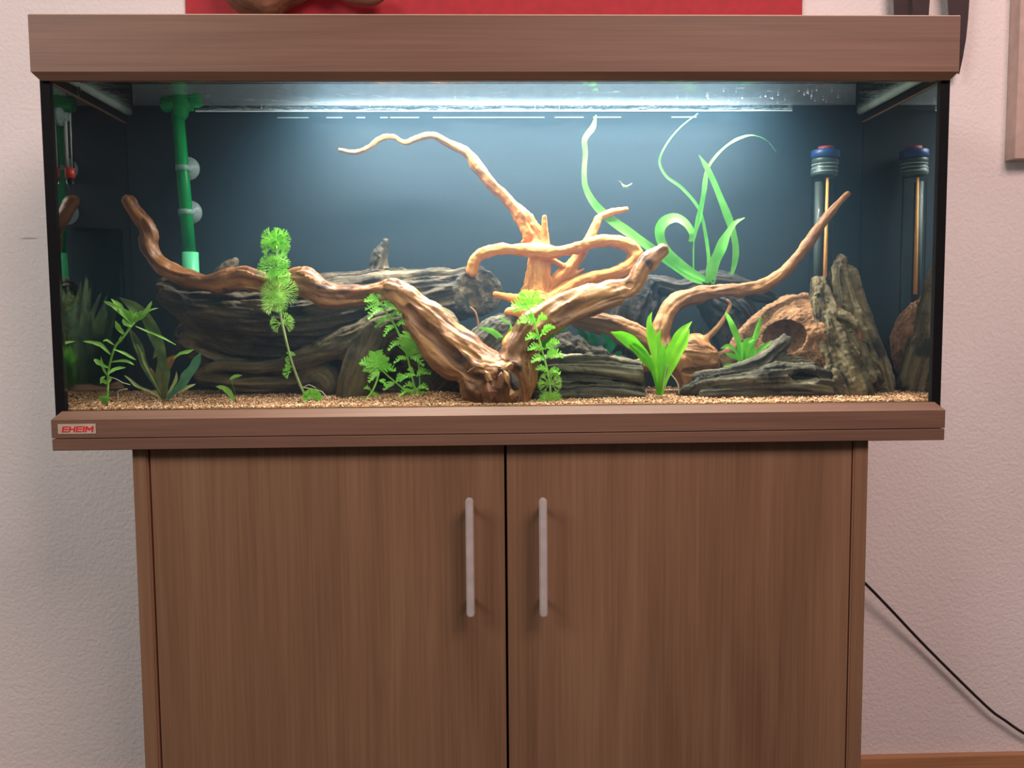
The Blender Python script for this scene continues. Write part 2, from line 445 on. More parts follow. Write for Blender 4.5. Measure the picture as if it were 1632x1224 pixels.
# ================================================================== the setting
WALL_Y = 0.335
def wall_material():
    mt, nt, out = new_mat('white_plaster')
    tc = N(nt, 'ShaderNodeTexCoord')
    n1 = N(nt, 'ShaderNodeTexNoise', i_Scale=150.0, i_Detail=4.0, i_Roughness=0.55)
    L(nt, tc.outputs['Object'], n1.inputs['Vector'])
    n2 = N(nt, 'ShaderNodeTexNoise', i_Scale=2.5, i_Detail=2.0); L(nt, tc.outputs['Object'], n2.inputs['Vector'])
    c = ramp(nt, n2.outputs['Fac'], [(0.3, (0.74, 0.675, 0.66)), (0.7, (0.78, 0.715, 0.70))])
    # a scuff on the plaster left of the tank
    sx = N(nt, 'ShaderNodeSeparateXYZ'); L(nt, tc.outputs['Object'], sx.inputs[0])
    p = at(46, 380, WALL_Y)
    def dist(o, c0, s):
        a = N(nt, 'ShaderNodeMath', operation='SUBTRACT'); L(nt, o, a.inputs[0]); a.inputs[1].default_value = c0
        b = N(nt, 'ShaderNodeMath', operation='DIVIDE'); L(nt, a.outputs[0], b.inputs[0]); b.inputs[1].default_value = s
        q = N(nt, 'ShaderNodeMath', operation='POWER'); q.inputs[1].default_value = 2
        ab = N(nt, 'ShaderNodeMath', operation='ABSOLUTE'); L(nt, b.outputs[0], ab.inputs[0]); L(nt, ab.outputs[0], q.inputs[0]); return q.outputs[0]
    ad = N(nt, 'ShaderNodeMath', operation='ADD'); L(nt, dist(sx.outputs[0], p[0], 0.019), ad.inputs[0]); L(nt, dist(sx.outputs[2], p[2], 0.0022), ad.inputs[1])
    mr = N(nt, 'ShaderNodeMapRange'); mr.inputs[1].default_value = 1.0; mr.inputs[2].default_value = 0.2; mr.inputs[4].default_value = 0.55
    L(nt, ad.outputs[0], mr.inputs[0])
    mc = N(nt, 'ShaderNodeMix', data_type='RGBA'); mc.inputs[7].default_value = (0.22, 0.19, 0.18, 1)
    L(nt, mr.outputs[0], mc.inputs[0]); L(nt, c, mc.inputs[6])
    b = N(nt, 'ShaderNodeBsdfPrincipled'); b.inputs['Roughness'].default_value = 0.85; b.inputs['Specular IOR Level'].default_value = 0.15
    L(nt, mc.outputs[2], b.inputs['Base Color'])
    bp = N(nt, 'ShaderNodeBump', i_Strength=0.6, i_Distance=0.003); L(nt, n1.outputs['Fac'], bp.inputs['Height']); L(nt, bp.outputs[0], b.inputs['Normal'])
    L(nt, b.outputs[0], out.inputs[0]); return mt
M['wall'] = wall_material()
M['floor'] = veneer('floor_laminate', 'x', srgb(52, 38, 28), srgb(68, 50, 38), srgb(82, 62, 46))
M['skirt'] = veneer('skirting_wood', 'x', srgb(150, 104, 70), srgb(172, 124, 88), srgb(190, 142, 104))
def struct(o, label): o['kind'] = 'structure'; o['label'] = label; return o
struct(box('wall_back', (-2.4, WALL_Y, 0), (2.4, WALL_Y+0.12, 2.5), M['wall']), 'white textured plaster wall behind the aquarium')
struct(box('floor', (-2.4, -3.6, -0.05), (2.4, WALL_Y, 0), M['floor']), 'brown wooden floor under the cabinet')
sk_top = at(1500, 1205, WALL_Y-0.014)[2]
for nm, xa, xb in (('baseboard_right', 0.51, 2.4), ('baseboard_left', -2.4, -0.51)):
    struct(box(nm, (xa, WALL_Y-0.014, 0), (xb, WALL_Y, sk_top), M['skirt'], None, 0.003), 'light brown wooden skirting board ' + ('under the black cable' if 'right' in nm else 'on the side of the name plate'))

# ================================================================== aquarium hood
GX, DEPTH, BACK = 0.600, 0.250, 0.262
z1, z3, z4, z6 = 0.5649+ZO, 0.4833+ZO, 0.0516+ZO, 0.0168+ZO
HX, HY0, HY1 = 0.6059, -0.014, 0.285
hood = empty('aquarium_hood', (0, 0.13, z3), 'long brown wood-grain hood lying across the top of the aquarium', 'aquarium hood')
sweep_frame('hood_rim', -HX, HX, HY0, HY1, [(0.0165, z3), (0.008, z3), (0.0, z3+0.009), (0.0, z1-0.0012), (0.0165, z1-0.0012)], M['ven_h'], hood)
tag(sweep_frame('inner_lining', -HX+0.0166, HX-0.0166, HY0+0.0166, HY1-0.0166, [(0.0, z3+0.001), (0.0, z1-0.0145), (0.001, z1-0.0145), (0.001, z3+0.001)], M['black'], hood), 'black inner lining')
tag(sweep_frame('edge_band', -HX, HX, HY0, HY1, [(0.0004, z1-0.0012), (0.0004, z1), (0.0165, z1), (0.0165, z1-0.0012)], M['band'], hood), 'thin pale edge band')
box('top_board', (-HX+0.0165, HY0+0.0165, z1-0.014), (HX-0.0165, HY1-0.0165, z1), M['white_in'], hood)
box('reflector', (-0.50, 0.05, z1-0.0146), (0.50, 0.22, z1-0.0141), M['white_in'], hood)
M['tube'] = plain('lamp_tube', (0.9, 0.95, 1.0), 0.3, emit=(0.80, 0.92, 1.0), es=6)
LAMP_X0, LAMP_X1 = at(480, 150, 0.12)[0], at(1230, 150, 0.12)[0]
for ty, pw in ((0.130, 11.5), (0.185, 11.5)):
    t = lathe('lamp_tube', (LAMP_X0, ty, z1-0.021), (LAMP_X1, ty, z1-0.021), [(0, 0.005), (0.01, 0.006), (0.99, 0.006), (1, 0.005)], M['tube'], hood, 14)
    for xx in (LAMP_X0-0.012, LAMP_X1+0.012):
        put(lathe('lamp_socket', (xx-0.014, ty, z1-0.021), (xx+0.014, ty, z1-0.021), [(0, 0.0075), (1, 0.0075)], M['black'], None, 12), t)
    area('lamp_light', ((LAMP_X0+LAMP_X1)/2, ty, z1-0.0285), ((LAMP_X0+LAMP_X1)/2, ty, 0), LAMP_X1-LAMP_X0, 0.016, pw, (1.0, 0.985, 0.93), 170)

box('added_bounce_strip', (-HX+0.02, HY1-0.0185, z3-0.004), (HX-0.02, HY1-0.0177, z1-0.016), M['white_in'], hood)  # white strip added to brighten the water surface seen from below

# ================================================================== glass tank
tank = empty('aquarium_tank', (0, 0.13, z6), 'large rectangular glass aquarium with black corner seams on a wooden base frame', 'aquarium')
GZ0, GZ1 = z6+0.012, z3+0.045
g = box('front_pane', (-GX+0.0085, 0, GZ0), (GX-0.0085, 0.008, GZ1), [M['glass_out'], M['glass_in']], tank)
for p in g.data.polygons: p.material_index = 0 if p.normal.y < -0.5 else 1
for s in (-1, 1):
    x0, x1 = sorted((s*GX, s*(GX-0.008)))
    g = box('side_pane', (x0, 0.0, GZ0), (x1, DEPTH, GZ1), [M['glass_side'], M['glass_in'], M['glass_out']], tank)
    for p in g.data.polygons: p.material_index = 0 if p.normal.x*s < -0.5 else (2 if p.normal.x*s > 0.5 else 1)
def back_mat():
    mt, nt, out = new_mat('blue_black_back_film')
    tc = N(nt, 'ShaderNodeTexCoord')
    n1 = N(nt, 'ShaderNodeTexNoise', i_Scale=120.0, i_Detail=3.0); L(nt, tc.outputs['Object'], n1.inputs['Vector'])
    c = ramp(nt, n1.outputs['Fac'], [(0.3, srgb(20, 27, 32)), (0.7, srgb(23, 31, 37))])
    b = N(nt, 'ShaderNodeBsdfPrincipled'); b.inputs['Roughness'].default_value = 0.7; b.inputs['Specular IOR Level'].default_value = 0.2
    L(nt, c, b.inputs['Base Color']); L(nt, b.outputs[0], out.inputs[0]); return mt
M['back'] = back_mat()
tag(box('back_film', (-GX, DEPTH, GZ0), (GX, BACK, at(800, 178, DEPTH)[2]+0.010), M['back'], tank), 'dark blue background film')
box('bottom_pane', (-GX, 0, z6+0.002), (GX, BACK, GZ0), M['black'], tank)
for s in (-1, 1):
    x0, x1 = sorted((s*(GX+0.0012), s*(GX-0.0112)))
    tag(box('corner_seam', (x0, -0.0012, GZ0), (x1, 0.0085, GZ1-0.03), M['black'], tank), 'black silicone corner seam')
    xi = s*(GX-0.0085)
    put(tube('back_seam', [[xi, DEPTH-0.0003, GZ0, 0.0007], [xi, DEPTH-0.0003, GZ1-0.03, 0.0007]], M['black'], None, 8, 0.1, True), tank)
WATER = at(800, 178, DEPTH)[2]
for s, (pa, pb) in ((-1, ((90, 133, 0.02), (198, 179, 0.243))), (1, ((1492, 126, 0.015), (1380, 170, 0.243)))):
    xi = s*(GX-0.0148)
    put(tube('glass_brace', [[xi, 0.012, WATER-0.001, 0.0060], [xi, 0.246, WATER-0.001, 0.0060]], M['frost_glint'], None, 10, 0.2, True), tank)
tag(box('waterline_highlight', (at(312, 178, DEPTH)[0], DEPTH-0.002, WATER), (at(1262, 178, DEPTH)[0], DEPTH, WATER+0.0016), M['waterline'], tank), 'pale strip imitating the bright light along the back water edge')  # bright water-edge light, built as a thin pale strip
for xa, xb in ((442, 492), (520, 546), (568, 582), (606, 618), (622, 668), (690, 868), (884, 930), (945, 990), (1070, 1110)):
    box('waterline_reflection', (at(xa, 188, DEPTH)[0], DEPTH-0.0008, WATER-0.0098), (at(xb, 188, DEPTH)[0], DEPTH, WATER-0.0082), M['frost_glint'], tank)  # broken reflections below the water edge, built as pale dashes
base = sweep_frame('base_frame', -0.6026, 0.6026, -0.012, BACK+0.012, [(0.0, z6), (0.0, z4-0.0105), (0.010, z4), (0.0105, z4), (0.0105, z6)], M['ven_h'], tank)
# maker's plate
pa, pb = at(92, 677, -0.0125), at(153, 691, -0.0125)
pc = at(153, 676, -0.0125); 
M['plate'] = plain('silver_plate', srgb(188, 176, 158), 0.4)
M['red_print'] = plain('red_print', srgb(214, 26, 40), 0.5)
lp = box('logo_plate', (pa[0], -0.0128, pb[2]), (pb[0], -0.012, at(92, 676, -0.0125)[2]), M['plate'], base)
lp.matrix_parent_inverse = Matrix.Identity(4)
tag(lp, 'small silver name plate')
def letter_bars(ch):
    """strokes of a block letter as quads in a 1 x 1 cell"""
    t = 0.24; h = 0.19
    V0 = [(0, 0), (t, 0), (t, 1), (0, 1)]; V1 = [(1-t, 0), (1, 0), (1, 1), (1-t, 1)]
    if ch == 'E': return [V0] + [[(t, y), (1, y), (1, y+h), (t, y+h)] for y in (0, 0.405, 0.81)]
    if ch == 'H': return [V0, V1, [(t, 0.4), (1-t, 0.4), (1-t, 0.6), (t, 0.6)]]
    if ch == 'I': return [[(0, 0), (1, 0), (1, 1), (0, 1)]]
    if ch == 'M': return [[(0, 0), (0.2, 0), (0.2, 1), (0, 1)], [(0.8, 0), (1, 0), (1, 1), (0.8, 1)], [(0.2, 1), (0.2, 0.62), (0.5, 0.2), (0.5, 0.58)], [(0.5, 0.58), (0.5, 0.2), (0.8, 0.62), (0.8, 1)]]
bm = bmesh.new(); pw_, ph_ = pb[0]-pa[0], pa[2]-pb[2]
lw = {'E': 0.155, 'H': 0.17, 'I': 0.045, 'M': 0.21}; cx_ = pa[0] + 0.10*pw_; lh = 0.64*ph_; z0_ = pb[2] + 0.18*ph_
for ch in 'EHEIM':
    w_l = lw[ch]*pw_
    for qd in letter_bars(ch):
        vs = []
        for dy in (-0.0132, -0.0128):
            vs.append([bm.verts.new((cx_ + x*w_l + 0.20*z*lh, dy, z0_ + z*lh)) for x, z in qd])
        bm.faces.new(vs[0]); bm.faces.new(vs[1][::-1])
        for k in range(4): bm.faces.new([vs[0][k], vs[1][k], vs[1][(k+1) % 4], vs[0][(k+1) % 4]])
    cx_ += w_l + 0.022*pw_
me = from_bm(bm, 'lettering')
lt = link('lettering', me, M['red_print']); lt.parent = base; tag(lt, 'red slanted letters EHEIM')

# water surface, seen from below
def water_mat():
    mt, nt, out = new_mat('water_surface')
    tc = N(nt, 'ShaderNodeTexCoord')
    mp = N(nt, 'ShaderNodeMapping'); mp.inputs['Scale'].default_value = (18, 30, 1); L(nt, tc.outputs['Object'], mp.inputs[0])
    n1 = N(nt, 'ShaderNodeTexNoise', i_Scale=1.0, i_Detail=4.0, i_Roughness=0.6); L(nt, mp.outputs[0], n1.inputs['Vector'])
    bp = N(nt, 'ShaderNodeBump', i_Strength=0.35, i_Distance=0.012); L(nt, n1.outputs['Fac'], bp.inputs['Height'])
    fr0 = N(nt, 'ShaderNodeFresnel', i_IOR=1.33); L(nt, bp.outputs[0], fr0.inputs['Normal'])
    fr = N(nt, 'ShaderNodeMath', operation='MULTIPLY'); fr.inputs[1].default_value = 0.7; L(nt, fr0.outputs[0], fr.inputs[0])
    t = N(nt, 'ShaderNodeBsdfTransparent'); t.inputs[0].default_value = (0.95, 0.98, 1, 1)
    g = N(nt, 'ShaderNodeBsdfGlossy'); g.inputs['Roughness'].default_value = 0.04; L(nt, bp.outputs[0], g.inputs['Normal'])
    mx = N(nt, 'ShaderNodeMixShader'); L(nt, fr.outputs[0], mx.inputs[0]); L(nt, t.outputs[0], mx.inputs[1]); L(nt, g.outputs[0], mx.inputs[2])
    L(nt, mx.outputs[0], out.inputs[0]); return mt
M['water'] = water_mat()
nx, ny = 180, 40; vv, ff = [], []
X = np.linspace(-GX+0.009, GX-0.009, nx); Yv = np.linspace(0.0085, DEPTH-0.0005, ny)
gxy = np.array([(x, y, 0) for y in Yv for x in X]); hz = 0.0006*fbm(gxy*np.array([30, 45, 1]), 2, 4)
vv = gxy.copy(); vv[:, 2] = WATER + 0.002 + hz
ff = [(j*nx+i, j*nx+i+1, (j+1)*nx+i+1, (j+1)*nx+i) for j in range(ny-1) for i in range(nx-1)]
tag(link('water', mesh_np('water', vv, ff, True), M['water']), 'clear rippled water surface just under the hood', 'water', kind='stuff')
def haze_mat():
    mt, nt, out = new_mat('hazy_water')
    vs = N(nt, 'ShaderNodeVolumeScatter', i_Density=HAZE, i_Anisotropy=0.15); vs.inputs['Color'].default_value = (0.30, 0.68, 1.0, 1)
    L(nt, vs.outputs[0], out.inputs['Volume']); return mt
HAZE = 0.22
wbo = box('water_body', (-GX+0.0088, 0.0086, GZ0+0.001), (GX-0.0088, DEPTH-0.0004, WATER), haze_mat())
tag(wbo, 'slightly hazy bluish water filling the aquarium', 'water', kind='stuff')
M['bubble'] = plain('bubble', (0.9, 0.94, 0.97), 0.15)
bm = bmesh.new()
for i in range(46):
    if i < 30: px, py = random.gauss(1265, 55), random.uniform(134, 166)
    else: px, py = random.gauss(930, 260), random.uniform(150, 176)
    Y = np.interp(py, [128, 178], [0.10, 0.245]); p = at(px, py, Y); p[2] = WATER + 0.0005
    if abs(p[0]) > GX-0.02: continue
    bmesh.ops.create_icosphere(bm, subdivisions=1, radius=random.uniform(0.0005, 0.0012), matrix=Matrix.Translation(p) @ Matrix.Diagonal((1.4, 1, 0.6, 1)))
tag(link('air_bubbles', from_bm(bm, 'air_bubbles', True), M['bubble']), 'tiny air bubbles clinging under the water surface', 'bubbles', kind='stuff')

# ================================================================== cabinet
CX = 0.5044
cab = empty('aquarium_cabinet', (0, 0.13, 0), 'brown wood-grain aquarium cabinet with two doors and grey bar handles', 'cabinet')
box('top_board', (-0.6026, -0.012, ZO), (0.6026, BACK+0.012, z6-0.0013), M['ven_h'], cab, 0.0008, 1)
CY0, CY1 = 0.004, 0.262
for s in (-1, 1):
    x0, x1 = sorted((s*CX, s*(CX-0.0185)))
    box('side_panel', (x0, CY0, 0), (x1, CY1, ZO), M['ven_v'], cab, 0.0008, 1)
    x0, x1 = sorted((s*(CX-0.0186), s*(CX-0.0200)))
    tag(box('edge_strip', (x0, CY0+0.002, 0), (x1, CY0+0.02, ZO), M['ven_edge'], cab), 'thin reddish edge strip')
box('carcass_back', (-CX+0.0186, CY0+0.030, 0), (CX-0.0186, CY1, ZO-0.001), M['dark_gap'], cab)
gapx = at(807, 900, CY0)[0]
def door(xa, xb, hx):
    d = box('door', (xa, CY0+0.003, 0.05), (xb, CY0+0.021, ZO-0.002), M['ven_v'], cab, 0.0007, 1)
    a, b = at(hx, 794, -0.024), at(hx, 984, -0.024); xc = (a[0]+b[0])/2
    w = 0.0054; zc0, zc1 = b[2]+w, a[2]-w
    bm = bmesh.new(); ring = []
    for k in range(9): ring.append((xc + w*math.cos(math.pi*k/8), zc1 + w*math.sin(math.pi*k/8)))
    for k in range(9): ring.append((xc - w*math.cos(math.pi*k/8), zc0 - w*math.sin(math.pi*k/8)))
    f0 = bm.faces.new([bm.verts.new((x, -0.026, z)) for x, z in ring])
    r = bmesh.ops.extrude_face_region(bm, geom=[f0])
    for v in r['geom']:
        if isinstance(v, bmesh.types.BMVert): v.co.y += 0.008
    bmesh.ops.recalc_face_normals(bm, faces=bm.faces[:])
    bmesh.ops.bevel(bm, geom=[e for e in bm.edges if all(v.co.y < -0.025 for v in e.verts)], offset=0.0015, segments=2, affect='EDGES')
    for zz in (zc0+0.012, zc1-0.012):
        bmesh.ops.create_cone(bm, cap_ends=True, segments=12, radius1=0.0038, radius2=0.0038, depth=0.026,
                              matrix=Matrix.Translation((xc, -0.006, zz)) @ Matrix.Rotation(math.pi/2, 4, 'X'))
    h = link('handle', from_bm(bm, 'handle'), M['metal']); h.parent = d
    tag(h, 'brushed grey bar handle')
    return d
door(-CX+0.0225, gapx-0.0017, 749); door(gapx+0.0017, CX-0.0215, 866)
box('plinth', (-CX+0.0186, CY0+0.025, 0), (CX-0.0186, CY0+0.0295, 0.049), M['dark_gap'], cab)

# ================================================================== things on the wall
M['red'] = plain('red_paint', srgb(168, 30, 42), 0.7)
ra, rb = at(297, 10, WALL_Y), at(1277, 10, WALL_Y)
tag(box('red_wall_panel', (ra[0], WALL_Y-0.006, ZO+0.40), (rb[0], WALL_Y, ZO+1.15), M['red'], None, 0.001), 'matt red rectangular panel on the white wall above the hood', 'wall panel')
M['brownwood'] = wood('brown_carved_wood', [srgb(70, 44, 32), srgb(110, 74, 54), srgb(128, 88, 66)], 60, 6, 0.55, 0.2)
organic('carved_wood_ornament', [[(350, -120, .30, 22), (395, -30, .30, 42), (420, -8, .30, 38)], [(400, -50, .30, 50), (455, -30, .30, 36), (500, -40, .30, 22)],
        [(470, -60, .30, 18), (520, -28, .30, 14), (560, -8, .30, 12), (590, -3, .30, 11), (604, -6, .30, 9)], [(395, -140, .30, 26), (440, -240, .30, 22)]], M['brownwood'],
        0.003, 0.012, (), (0.0006, 60, 6), (0.002, 20))
tag(bpy.data.objects['carved_wood_ornament'], 'brown carved wooden ornament hanging on the red panel', 'ornament')
M['darkwood'] = plain('dark_stained_wood', srgb(62, 46, 48), 0.45)
orn = empty('blade_ornament', at(1490, -60, 0.30), 'dark brown wall ornament with tapering blades behind the hood corner', 'ornament')
def blade(rows, Y0, Y1):
    """rows [(py, x_left, x_right)] -> solid tapering blade"""
    v, f = [], []
    for py, xl, xr in rows:
        for x, Y in ((xl, Y0), (xr, Y0+0.006), (xr, Y1), (xl, Y1)): v.append(at(x, py, Y))
    for i in range(len(rows)-1):
        for k in range(4): f.append((i*4+k, i*4+(k+1) % 4, (i+1)*4+(k+1) % 4, (i+1)*4+k))
    f.append((0, 1, 2, 3)); n = (len(rows)-1)*4; f.append((n+3, n+2, n+1, n))
    bm = bmesh.new(); bv = [bm.verts.new(p) for p in v]
    for q in f: bm.faces.new([bv[i] for i in q])
    put(link('blade', from_bm(bm, 'blade'), M['darkwood']), orn)
blade([(-160, 1420, 1452), (-60, 1422, 1449), (0, 1424, 1447), (40, 1425, 1445), (80, 1428, 1441)], 0.309, 0.318)
blade([(-160, 1450, 1490), (-60, 1452, 1485), (0, 1454, 1482), (40, 1455, 1479), (90, 1460, 1474)], 0.309, 0.318)
blade([(-160, 1500, 1552), (-60, 1506, 1550), (0, 1510, 1545), (30, 1512, 1543), (60, 1515, 1540), (90, 1519, 1535), (118, 1526, 1529)], 0.309, 0.318)
box('crossbar', tuple(at(1415, -130, 0.318)), tuple(at(1556, -158, 0.334) + np.array([0, 0, 0])), M['darkwood'], orn)
# framed picture at the right
M['frame'] = plain('silver_frame', srgb(196, 170, 160), 0.45, 0.1)
M['frame_side'] = plain('frame_side', srgb(128, 112, 122), 0.5)
M['picture'] = plain('dark_picture', srgb(40, 26, 22), 0.5)
fa = at(1601, 257, WALL_Y); fx0, fz0 = fa[0], fa[2]
pf = empty('picture_frame', (fx0+0.25, WALL_Y-0.015, fz0), 'pale silver picture frame hanging on the wall at the photo edge', 'picture')
sweepz = [(0.0, WALL_Y-0.03)]
def vframe(name, x0, x1, za, zb, ins, ya, yb, mat):
    bm = bmesh.new(); vs = []
    for (i, y) in ((0, yb), (0, ya), (ins*0.8, ya), (ins, ya+0.006), (ins, yb)):
        for x, z, sx, sz in ((x0, za, 1, 1), (x1, za, -1, 1), (x1, zb, -1, -1), (x0, zb, 1, -1)): vs.append(bm.verts.new((x+sx*i, y, z+sz*i)))
    n = 5
    for k in range(n):
        q = (k+1) % n
        for c in range(4):
            d = (c+1) % 4; bm.faces.new([vs[k*4+c], vs[k*4+d], vs[q*4+d], vs[q*4+c]])
    return put(link(name, from_bm(bm, name), mat), pf)
vframe('frame', fx0, fx0+0.5, fz0, fz0+0.62, 0.027, WALL_Y-0.030, WALL_Y-0.001, M['frame'])
M['mat_board'] = plain('mat_board', srgb(215, 200, 175), 0.7)
box('mat_board', (fx0+0.026, WALL_Y-0.018, fz0+0.026), (fx0+0.474, WALL_Y-0.008, fz0+0.594), M['mat_board'], pf)
box('picture_print', (fx0+0.030, WALL_Y-0.0195, fz0+0.05), (fx0+0.47, WALL_Y-0.0181, fz0+0.57), M['picture'], pf)
# cable
M['cable'] = plain('black_cable', (0.012, 0.010, 0.012), 0.5)
cab_o = tube('power_cable', [(1350, 905, .30, 2.2), (1381, 932, .305, 2.4), (1420, 972, .31, 2.4), (1470, 1025, .318, 2.4), (1530, 1085, .32, 2.4), (1578, 1131, .32, 2.4), (1600, 1147, .32, 2.4), (1640, 1173, .32, 2.4), (1700, 1195, .318, 2.4), (1760, 1200, .31, 2.4)], M['cable'], None, 8, 0.01)
tag(cab_o, 'thin black power cable sagging along the wall beside the cabinet', 'cable')

# ================================================================== gravel
GR0 = at(800, 646, 0.009)[2] + 0.001
def gh(x, y):
    x = np.asarray(x, float); y = np.asarray(y, float)
    p = np.stack([x*6, y*9, x*0], -1).reshape(-1, 3)
    n = vnoise(p, 2).reshape(x.shape)
    xl = at(700, 640, 0.08)[0]
    return GR0 + 0.004*np.clip(y/0.1, 0, 1) + 0.0025*n*np.clip(y/0.03, 0, 1) + 0.007*np.exp(-((x-xl)/0.06)**2 - ((y-0.085)/0.04)**2)
nx, ny = 240, 50
X = np.linspace(-GX+0.0085, GX-0.0085, nx); Yv = np.linspace(0.0083, DEPTH-0.0003, ny)
XX, YY = np.meshgrid(X, Yv); ZZ = gh(XX, YY) - 0.0012
vv = np.stack([XX, YY, ZZ], -1).reshape(-1, 3)
ff = [(j*nx+i, j*nx+i+1, (j+1)*nx+i+1, (j+1)*nx+i) for j in range(ny-1) for i in range(nx-1)]
fr_ = list(range(nx)); low = len(vv)
vv = np.vstack([vv, np.stack([X, np.full(nx, 0.0083), np.full(nx, GZ0)], 1)])
ff += [(i, low+i, low+i+1, i+1) for i in range(nx-1)]
# grains
ng = 17000
gx_ = rng.uniform(-GX+0.011, GX-0.011, ng); gy_ = 0.0105 + (DEPTH-0.013)*rng.random(ng)**1.5
gz_ = gh(gx_, gy_)
nf = 4200
gx_ = np.r_[gx_, rng.uniform(-GX+0.011, GX-0.011, nf)]; gy_ = np.r_[gy_, np.full(nf, 0.0103)]
gz_ = np.r_[gz_, GR0 - 0.012*rng.random(nf)]
oc = np.array([(1, 0, 0), (-1, 0, 0), (0, 1, 0), (0, -1, 0), (0, 0, 1), (0, 0, -1)], float)
of = np.array([(0, 2, 4), (2, 1, 4), (1, 3, 4), (3, 0, 4), (2, 0, 5), (1, 2, 5), (3, 1, 5), (0, 3, 5)])
ntot = len(gx_); sz = rng.uniform(0.0010, 0.0022, (ntot, 1, 1))*rng.uniform(0.7, 1.25, (ntot, 1, 3))
q = rng.normal(size=(ntot, 4)); q /= np.linalg.norm(q, axis=1)[:, None]
w_, x_, y_, zq = q.T
Rm = np.stack([1-2*(y_**2+zq**2), 2*(x_*y_-zq*w_), 2*(x_*zq+y_*w_), 2*(x_*y_+zq*w_), 1-2*(x_**2+zq**2), 2*(y_*zq-x_*w_), 2*(x_*zq-y_*w_), 2*(y_*zq+x_*w_), 1-2*(x_**2+y_**2)], -1).reshape(-1, 3, 3)
gv = np.einsum('nij,nkj->nki', Rm, oc[None]*sz) + np.stack([gx_, gy_, gz_], -1)[:, None, :]
b0 = len(vv); vv = np.vstack([vv, gv.reshape(-1, 3)])
gf = (of[None] + (np.arange(ntot)*6)[:, None, None] + b0).reshape(-1, 3)
me = bpy.data.meshes.new('gravel'); me.from_pydata(vv.tolist(), [], ff + gf.tolist()); me.update()
ca = np.full(len(vv), 0.35, np.float32); ca[b0:] = np.repeat(rng.random(ntot), 6)
a_ = me.attributes.new('tone', 'FLOAT', 'POINT'); a_.data.foreach_set('value', ca)
mt, nt, out = new_mat('gravel')
an = N(nt, 'ShaderNodeAttribute', attribute_name='tone')
c = ramp(nt, an.outputs['Fac'], [(0.0, srgb(92, 58, 36)), (0.3, srgb(160, 114, 78)), (0.7, srgb(196, 150, 110)), (1.0, srgb(226, 192, 156))])
b = N(nt, 'ShaderNodeBsdfPrincipled'); b.inputs['Roughness'].default_value = 0.6; b.inputs['Specular IOR Level'].default_value = 0.3
L(nt, c, b.inputs['Base Color']); L(nt, b.outputs[0], out.inputs[0])
tag(link('gravel', me, mt), 'fine tan gravel covering the aquarium bottom', 'gravel', kind='stuff')

# ================================================================== driftwood and stones
M['foot'] = wood('spider_wood', [srgb(46, 26, 15), srgb(106, 65, 37), srgb(150, 99, 57), srgb(182, 131, 80)], 46, 7, 0.45, 0.3, (srgb(44, 34, 30), 26, 0.60))
M['orange'] = wood('orange_root_wood', [srgb(170, 98, 40), srgb(194, 124, 54), srgb(208, 142, 68)], 70, 8, 0.6, 0.5)
M['brownroot'] = wood('brown_root_wood', [srgb(88, 54, 31), srgb(134, 88, 50), srgb(160, 111, 65)], 70, 8, 0.6, 0.5)
M['log'] = wood('grey_log_wood', [srgb(20, 16, 12), srgb(54, 44, 31), srgb(88, 74, 53), srgb(126, 110, 82)], 62, 9, 0.8, 0.8, (srgb(34, 28, 22), 16, 0.52))
M['arch'] = wood('olive_root_wood', [srgb(44, 35, 24), srgb(84, 71, 48), srgb(118, 102, 72)], 60, 10, 0.8, 0.6, (srgb(48, 40, 28), 20, 0.56))
M['bark'] = wood('dark_bark', [srgb(14, 12, 11), srgb(34, 29, 26), srgb(62, 53, 45)], 80, 8, 0.75, 0.8)
M['slate'] = wood('layered_wood', [srgb(14, 12, 9), srgb(44, 39, 29), srgb(78, 70, 53), srgb(116, 106, 82)], 80, 4, 0.8, 0.9, (srgb(26, 23, 18), 22, 0.55))
M['cave'] = wood('brown_cave_stone', [srgb(78, 50, 32), srgb(124, 86, 56), srgb(150, 108, 74)], 90, 90, 0.85, 1.0)
M['stump'] = wood('grey_stump_wood', [srgb(26, 20, 13), srgb(74, 62, 42), srgb(106, 92, 64), srgb(134, 120, 88)], 62, 5, 0.8, 0.9, (srgb(36, 28, 19), 26, 0.54))
M['lava'] = wood('lumpy_rock', [srgb(22, 18, 15), srgb(58, 49, 38), srgb(86, 74, 58)], 80, 80, 0.9, 1.0)

